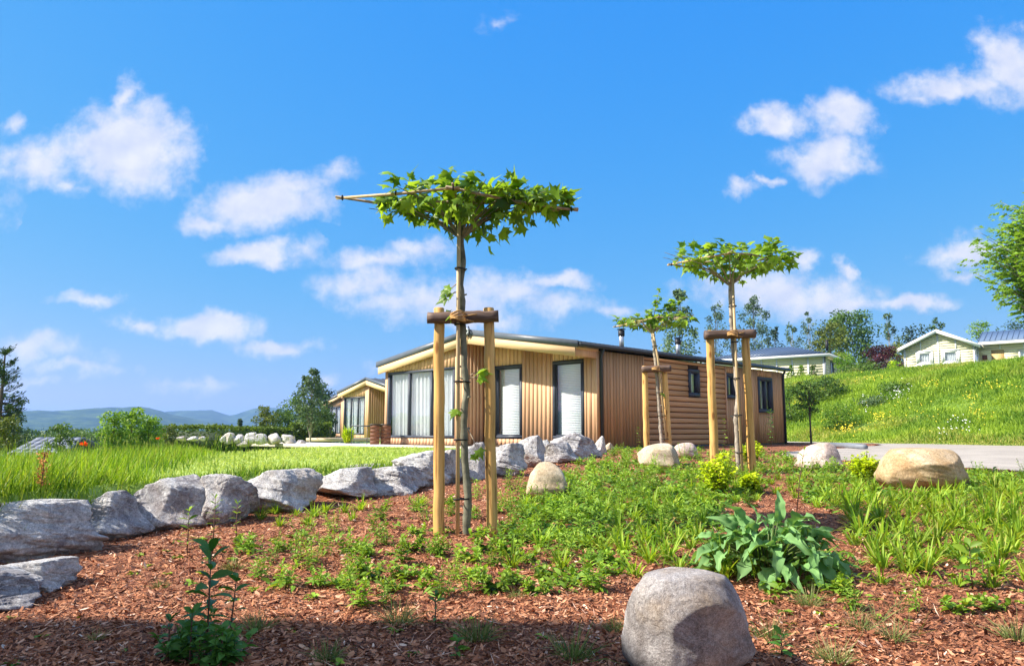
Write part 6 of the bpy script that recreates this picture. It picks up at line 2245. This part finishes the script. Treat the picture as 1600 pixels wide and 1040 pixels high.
# daylilies of the right-hand part
fill('daylily_clump', LILY, [(1290, 770), (1400, 768), (1600, 765), (1640, 800), (1600, 875), (1480, 895), (1380, 900), (1330, 850), (1270, 795)], 96, .88, 24, 'yellow-green daylily right of the broad-leaved plant', 'daylily', 'daylilies on the right of the bed', 81)
fill('daylily_clump', LILY, [(1140, 745), (1350, 745), (1640, 740), (1640, 770), (1300, 775), (1150, 790)], 44, .62, 34, 'daylily behind the broad-leaved plant, towards the lane', 'daylily', 'daylilies towards the lane', 82)
fill('leafy_perennial', HERB, [(790, 760), (960, 705), (1240, 712), (1230, 760), (1100, 850), (900, 850), (790, 845)], 110, .72, 26, 'leafy perennial in the dense green mid-bed', 'plant', 'leafy perennials in the dense middle', 83)
fill('daylily_clump', LILY, [(820, 790), (1120, 760), (1130, 850), (1040, 870), (840, 860)], 62, .75, 28, 'daylily among the dense weeds mid-bed', 'daylily', 'daylilies in the dense middle', 84)
fill('leafy_perennial', HERB, [(1230, 730), (1620, 745), (1640, 800), (1500, 870), (1340, 880), (1330, 800)], 36, .7, 30, 'leafy perennial among the daylilies on the right', 'plant', 'leafy perennials on the right', 85)
fill('seedling', ROSE + ROSEL, [(220, 850), (700, 800), (860, 840), (960, 880), (930, 940), (300, 940), (200, 930)], 46, .8, 26, 'small seedling in mulch left of the foreground boulder', 'seedling', 'seedlings in the left mulch', 86)
fill('daylily_clump', LILY, [(1330, 870), (1600, 860), (1620, 915), (1480, 925), (1340, 915)], 12, .7, 34, 'small daylily in open mulch at the lower right', 'daylily', 'daylilies at the lower right', 181)
fill('leafy_perennial', HERB, [(1280, 900), (1600, 870), (1600, 960), (1300, 960)], 9, .6, 40, 'leafy perennial in open mulch at the lower right', 'plant', 'leafy perennials at the lower right', 182)
fill('leafy_perennial', HERB, [(860, 850), (1060, 850), (960, 940), (820, 945)], 10, .7, 30, 'leafy perennial left of the foreground boulder', 'plant', 'leafy perennials left of the foreground boulder', 183)
fill('daylily_clump', LILY, [(400, 800), (660, 790), (680, 900), (420, 930)], 12, .6, 30, 'daylily scattered among the perennials left of the nearest stakes', 'daylily', 'daylilies left of the nearest stakes', 184)
fill('seedling', ROSE + ROSEL, [(1200, 920), (1600, 880), (1600, 960), (1200, 990)], 24, .8, 26, 'small seedling in mulch right of the foreground boulder', 'seedling', 'seedlings in the right mulch', 87)
fill('seedling', ROSE, [(0, 960), (960, 960), (960, 1040), (0, 1040)], 14, .7, 40, 'seedling in the shaded mulch along the bottom edge', 'seedling', 'seedlings in the shaded mulch', 88)
KEEP = KEEP[:1]
for (x, y, s, lb) in [(512, 1030, 1.1, 'silvery grass tuft at the bottom edge, left of middle'), (622, 975, 1.0, 'dry grass tuft at the shadow edge below the nearest stakes'), (745, 1000, 1.35, 'wide dark grass tuft in shade below the nearest stakes'),
                     (895, 1030, 1.3, 'green grass tuft in shade left of the foreground boulder'), (960, 985, .9, 'grass tuft touching the left side of the foreground boulder'), (1265, 945, 1.0, 'pale grass tuft at the foot of the broad-leaved plant'),
                     (1205, 1000, 1.1, 'grass tuft right beside the foreground boulder'), (1395, 1000, 1.0, 'straw-coloured grass tuft in sun near the bottom right'), (1305, 1036, 1.2, 'bright grass tuft at the bottom edge right of the boulder'),
                     (1590, 1000, 1.1, 'grass tuft at the right edge near the bottom'), (878, 915, .8, 'thin dry tuft between the daylilies and the boulder'), (400, 985, 1.0, 'olive grass tuft right of the dark tall weed'),
                     (365, 890, .8, 'thin grass tuft in sun left of the perennials'), (150, 1000, .6, 'tiny grass tuft near the bottom left'), (805, 935, .7, 'small dry tuft in sun right of the nearest stakes'),
                     (1345, 985, .9, 'sparse tuft between two others at the bottom right'), (250, 920, .6, 'tiny green tuft in the left mulch')]:
    plant('grass_tuft', TUFT, x, y, s, lb, 'grass tuft', 'fine grass tufts', g)
# broken straw-like bunches on the bottom right
for (x, y) in [(1330, 965), (1370, 975), (1420, 990), (1400, 955)]:
    plant('grass_wisp', [tuft_mesh(700, 14, .26)], x, y, 1.0, 'sparse tall wisp of grass right of the foreground boulder', 'grass', 'sparse wisps at the bottom right', g)

# low ground cover filling the dense green middle
def cover(name, polys, nclump, leaves, Ls, mat, seed, hmax=.09):
    g = np.random.default_rng(seed)
    P, D, L, Tn = [], [], [], []
    tot = 0
    for poly, cnt in polys:
        xs = [p[0] for p in poly]; ys = [p[1] for p in poly]
        k = 0
        while k < cnt:
            px, py = g.uniform(min(xs), max(xs)), g.uniform(min(ys), max(ys))
            if not in_poly(px, py, poly): continue
            k += 1
            c = hit(px, py, 60)
            if wall_side(c[0], c[1]) < .1 or bool(path_mask(c[0], c[1])): continue
            r_ = g.uniform(.05, .16)
            m_ = leaves
            a = g.uniform(0, 6.28, m_); q = np.sqrt(g.random(m_)) * r_
            P.append(np.stack([c[0] + np.cos(a) * q, c[1] + np.sin(a) * q, c[2] + g.random(m_) * hmax * (1 - q / r_ * .6)], -1))
            D.append(dirs(g.uniform(0, 6.28, m_), g.uniform(-.1, 1.1, m_)))
            L.append(Ls * g.uniform(.5, 1.2, m_)); Tn.append(np.clip(g.normal(.45, .2) + g.normal(0, .18, m_), 0, 1))
    P = np.vstack(P); D = np.vstack(D); L = np.concatenate(L); Tn = np.concatenate(Tn)
    mb = MB(); ribbons(mb, P, D, L, L * .32, LANCE, .35, .0, Tn, g)
    mb.build(name, mat, kind='stuff')


cover('ground_cover', [([(960, 700), (1240, 708), (1230, 740), (1130, 800), (900, 815), (800, 800), (815, 765), (880, 735)], 620),
                       ([(800, 800), (1130, 790), (1120, 850), (800, 860)], 170),
                       ([(1230, 725), (1640, 740), (1640, 770), (1250, 790)], 330), ([(1290, 780), (1640, 770), (1600, 860), (1380, 890)], 40),
                       ([(840, 850), (960, 850), (940, 930), (830, 930)], 16), ([(1050, 880), (1330, 860), (1330, 925), (1190, 930)], 30),
                       ([(380, 840), (700, 800), (690, 930), (400, 940)], 14), ([(940, 690), (1100, 692), (1100, 705), (940, 705)], 120)], 0, 20, .085, L_HERB, 91)

# lime-yellow shrubs
def shrub_lime(px, pbase, ptop, wpx, label, seed):
    g = np.random.default_rng(seed)
    p = hit(px, pbase, 60)
    H = at(px, ptop, p[1])[2] - p[2]; Wd = wpx / FOC * p[1]
    root = empty('lime_shrub', p, 0, label=label, cat='shrub', group='lime-leaved shrubs')
    st = MB(); P, D, Tn = [], [], []
    for k in range(34):
        a = g.uniform(0, 6.28); r_ = Wd * .5 * math.sqrt(g.random())
        e = np.array([math.cos(a) * r_, math.sin(a) * r_, H * g.uniform(.55, 1.0) * (1 - .35 * (r_ / (Wd * .5)) ** 2)])
        b0 = e * [.15, .15, 0]
        st.tube([b0, (b0 + e) / 2 + [0, 0, .03], e], [.005, .004, .002], 5, cap=False)
        for q in range(26):
            f = g.uniform(.2, 1)
            P.append(b0 * (1 - f) + e * f + g.normal(0, .012, 3)); D.append(dirs(np.array(g.uniform(0, 6.28)), np.array(g.uniform(-.2, .9)))); Tn.append(.2 + .7 * f + g.normal(0, .15))
    st.build('stems', M_STEMR, root)
    n = len(P)
    mb = MB(); ribbons(mb, np.array(P), np.array(D), .055 * g.uniform(.6, 1.2, n), .036, OVAL, .4, .1, np.array(Tn), g)
    mb.build('foliage', L_LIME, root)


shrub_lime(1124, 775, 700, 66, 'largest lime-yellow shrub, left of the middle-distance trunk', 1)
shrub_lime(1176, 722, 684, 42, 'lime-yellow shrub behind the right middle-distance stake', 2)
shrub_lime(1350, 752, 700, 50, 'lime-yellow shrub touching the tan flat-topped boulder', 3)
shrub_lime(1170, 770, 735, 30, 'small lime shrub low at the middle-distance trunk foot', 4)
# yellow feathery bush in front of the second lodge
p = np.array([ray(543, 690)[0] * 27, 27.0, Z0])
root = empty('bamboo_bush', p, 0, label='yellow-green feathery bush before the second lodge windows', cat='bush')
n = 380
a = g.uniform(0, 6.28, n); el = g.uniform(1.0, 1.5, n)
mb = MB(); ribbons(mb, np.stack([np.cos(a) * .08, np.sin(a) * .08, g.uniform(0, .35, n)], -1), dirs(a, el), g.uniform(.2, .58, n), .03, LANCE, .35, 0, g.random(n), g)
mb.build('foliage', L_LIME, root)
MB().tube([(0, 0, 0), (0, 0, .3)], .05, 8).build('stems', M_STEM, root)

# ---- the broad-leaved plant: every big leaf an object
def big_leaf(seed):
    g = np.random.default_rng(seed)
    R_, C_ = 11, 7
    V, T2 = [], []
    for i in range(R_):
        t_ = i / (R_ - 1)
        w_ = .5 * (math.sin(math.pi * min(1, t_ ** .8)) ** .7 * .95 + .04) * (.52 if seed % 2 else .36)
        for j in range(C_):
            s = (j / (C_ - 1)) * 2 - 1
            wav = .075 * abs(s) * math.sin(t_ * 15 + seed + (0 if s > 0 else 1.7)) + .015 * math.sin(t_ * 31 + j)
            x = t_; y = s * w_ * (1 + .20 * math.sin(t_ * 23 + seed * 2) + .1 * math.sin(t_ * 41 + seed))
            z = .16 * math.sin(t_ * 2.3) - .55 * t_ ** 2.4 + abs(s) ** 1.2 * w_ * .5 + wav - (.012 if j == 3 else 0)
            V.append((x, y, z)); T2.append(.55 + .12 * math.sin(j * 2 + seed) + (.3 if j == 3 else 0) + .1 * g.random())
    q = [(i * C_ + j, i * C_ + j + 1, (i + 1) * C_ + j + 1, (i + 1) * C_ + j) for i in range(R_ - 1) for j in range(C_ - 1)]
    return MB().add(V, q, tint=np.array(T2)).mesh('big_leaf', L_BIG, smooth=True)


BIG = [big_leaf(k) for k in range(6)]
g = np.random.default_rng(909)
p = hit(1222, 915)
p[1] += .25; p[2] = gz(p[0], p[1])
root = empty('broad_leaved_plant', p, 0, label='large grey-green plant with broad wavy leaves behind the foreground boulder', cat='plant')
st = MB()
for k in range(120):
    a = k * 2.399 + g.normal(0, .2)
    f = (k + .5) / 120
    L_ = (.13 + .10 * (1 - f) + g.uniform(-.03, .05)) * (1.25 if g.random() < .25 else .85)
    el = -.35 + 1.2 * f + g.normal(0, .35)
    stalk = .12 + .26 * (1 - f) * g.uniform(.6, 1.1) + .06
    hh_ = .05 + .27 * f ** .8 + g.uniform(-.04, .05)
    b0 = np.array([math.cos(a) * .03, math.sin(a) * .03, 0])
    e = np.array([math.cos(a) * stalk, math.sin(a) * stalk * .8, hh_])
    st.tube([b0, (b0 + e) / 2 + [0, 0, .04], e], [.008, .006, .004], 5, cap=False)
    D = dirs(np.array([a + g.normal(0, .7)]), np.array([el]))
    M = rot_from(D, np.array([[0, 0, 1.0]]) + g.normal(0, .45, (1, 3)))[0]
    o = link('leaf', BIG[k % 6], root)
    o.matrix_basis = Matrix.Translation(Vector(e * .92)) @ Matrix(M.tolist()).to_4x4() @ Matrix.Scale(L_ * .95, 4)
for (dx, dz, ll) in ((.10, .55, .20), (-.28, .44, .20), (.36, .36, .19)):     # a few tall upright leaves
    e = np.array([dx * .7, -.02, dz * .60])
    st.tube([(0, 0, 0), e * [.5, 1, .6], e], [.009, .007, .005], 5, cap=False)
    M = rot_from(np.array([[dx, -.1, .9 if dx == .10 else .25]]), np.array([[0, -.8, .6]]))[0]
    o = link('leaf', BIG[2], root)
    o.matrix_basis = Matrix.Translation(Vector(e)) @ Matrix(M.tolist()).to_4x4() @ Matrix.Scale(ll, 4)
st.build('stems', M_STEM, root)
# thin shoots of grass and weeds inside it
mb = MB(); n = 260
a = g.uniform(0, 6.28, n)
ribbons(mb, np.stack([np.cos(a), np.sin(a) * .6, np.zeros(n)], -1) * (g.random(n) * .35)[:, None], dirs(a, g.uniform(.9, 1.5, n)), g.uniform(.2, .48, n), .010, LANCE, .3, .1, g.random(n), g)
mb.build('shoots', L_HERB, root, kind='stuff')

# ---- tall dark weeds in the foreground left
def weed(px, pbase, ptop, label, seed, nodes=9, leaf=.09, mat=L_WEED, lean=0.0, w=.36, Y=None):
    g = np.random.default_rng(seed)
    p = hit(px, pbase)
    H = at(px, ptop, p[1])[2] - p[2]
    root = empty('tall_weed', p, 0, label=label, cat='weed', group='upright weeds')
    MB().tube([(0, 0, 0), (lean * .4, 0, H * .5), (lean, 0, H * .97)], [.005, .004, .002], 6).build('stem', M_STEMR, root)
    for k in range(nodes):
        f = .22 + .78 * k / (nodes - 1)
        for s in (0, 1) if k < nodes - 1 else (0, 1, 2):
            a = k * 1.57 + s * math.pi * (1 if k < nodes - 1 else .66) + g.normal(0, .3)
            mb = MB()
            L_ = leaf * (1.1 - .35 * abs(f - .75)) * g.uniform(.75, 1.15)
            ribbons(mb, np.array([[lean * f, 0, H * f * .97]]), dirs(np.array([a]), np.array([.15 + .7 * f * f + g.normal(0, .15)])), L_, L_ * w, [(0, .1), (.2, .7), (.45, 1), (.75, .7), (1, .03)], .3, .2, np.array([g.random()]), g)
            mb.build('leaf', mat, root)


weed(322, 1030, 856, 'tallest dark weed with paired leaves in the left foreground', 1, 10, .13)
DW = [herb_mesh(690 + k, hgt=.2, stems=8, leafL=.10, mat=L_WEED, wr=.4) for k in range(3)]
for k, (x, y, lb) in enumerate(((275, 1030, 'dark leafy clump left of the tallest weed stem'), (335, 1042, 'dark leafy clump at the foot of the tallest weed'), (300, 1010, 'dark leafy clump just behind the tallest weed'), (365, 1036, 'dark leafy clump right of the tallest weed stem'))):
    link('leafy_clump', DW[k % 3], None, hit(x, y), (0, 0, k * 1.3), .8, label=lb, cat='weed')
weed(358, 1010, 905, 'shorter dark weed just right of the tallest one', 2, 6, .085, lean=.02)
weed(262, 1035, 968, 'low dark weed left of the tallest one', 3, 5, .085)
weed(296, 1040, 955, 'bushy dark weed at the foot of the tallest one', 4, 7, .08)
weed(345, 1044, 985, 'low dark weed right at the bottom edge', 5, 6, .08)
weed(310, 1045, 990, 'low dark weed directly below the tallest one', 8, 6, .08)
weed(292, 868, 796, 'light weed before the blocky grey wall boulder', 6, 9, .075, L_HERB, w=.22)
weed(332, 870, 776, 'thin light weed taller than the wall boulders', 7, 10, .07, L_HERB, w=.2)
weed(368, 855, 785, 'light thin weed left of the perennials', 9, 8, .065, L_HERB, w=.2)
weed(1520, 925, 852, 'broad-leaved green weed alone at the right', 10, 6, .11, L_HERB, w=.4)
weed(1538, 915, 872, 'second green weed beside the lone right one', 11, 5, .10, L_HERB, w=.4)
weed(1505, 918, 880, 'low green weed left of the lone right one', 12, 4, .09, L_HERB, w=.4)
weed(1245, 800, 700, 'thin arching weed rising above the broad-leaved plant', 13, 8, .08, L_HERB, w=.18, lean=.1)
weed(998, 708, 668, 'wispy weed at the lodge wall left of the farthest stakes', 14, 8, .08, L_HERB, w=.3)
weed(1133, 706, 655, 'wispy weed at the lodge wall behind the middle-distance stakes', 15, 8, .10, L_HERB, w=.3)
weed(1206, 700, 640, 'slim dark weed against the lodge wall below the double window', 16, 12, .16, L_WEED, w=.3)
weed(714, 1030, 1000, 'small weed in the shade near the bottom middle', 17, 5, .06, L_WEED)
weed(680, 985, 930, 'small dark weed at the shadow edge below the nearest tree', 18, 6, .06, L_WEED)
weed(1222, 1030, 990, 'green weed in shade right of the foreground boulder', 19, 6, .07, L_WEED)

# ================================================================== HAZE
hz_ = MB().box(-5150, 5150, -5150, 5150, -16.5, 118)
m = bpy.data.materials.new('air'); m.use_nodes = True
t = m.node_tree; t.nodes.clear()
pv = t.nodes.new('ShaderNodeVolumePrincipled')
pv.inputs['Color'].default_value = (.34, .55, 1.0, 1)
pv.inputs['Density'].default_value = HAZE
pv.inputs['Anisotropy'].default_value = .2
mo = t.nodes.new('ShaderNodeOutputMaterial')
t.links.new(pv.outputs[0], mo.inputs['Volume'])
hz_.build('haze', m, kind='stuff')
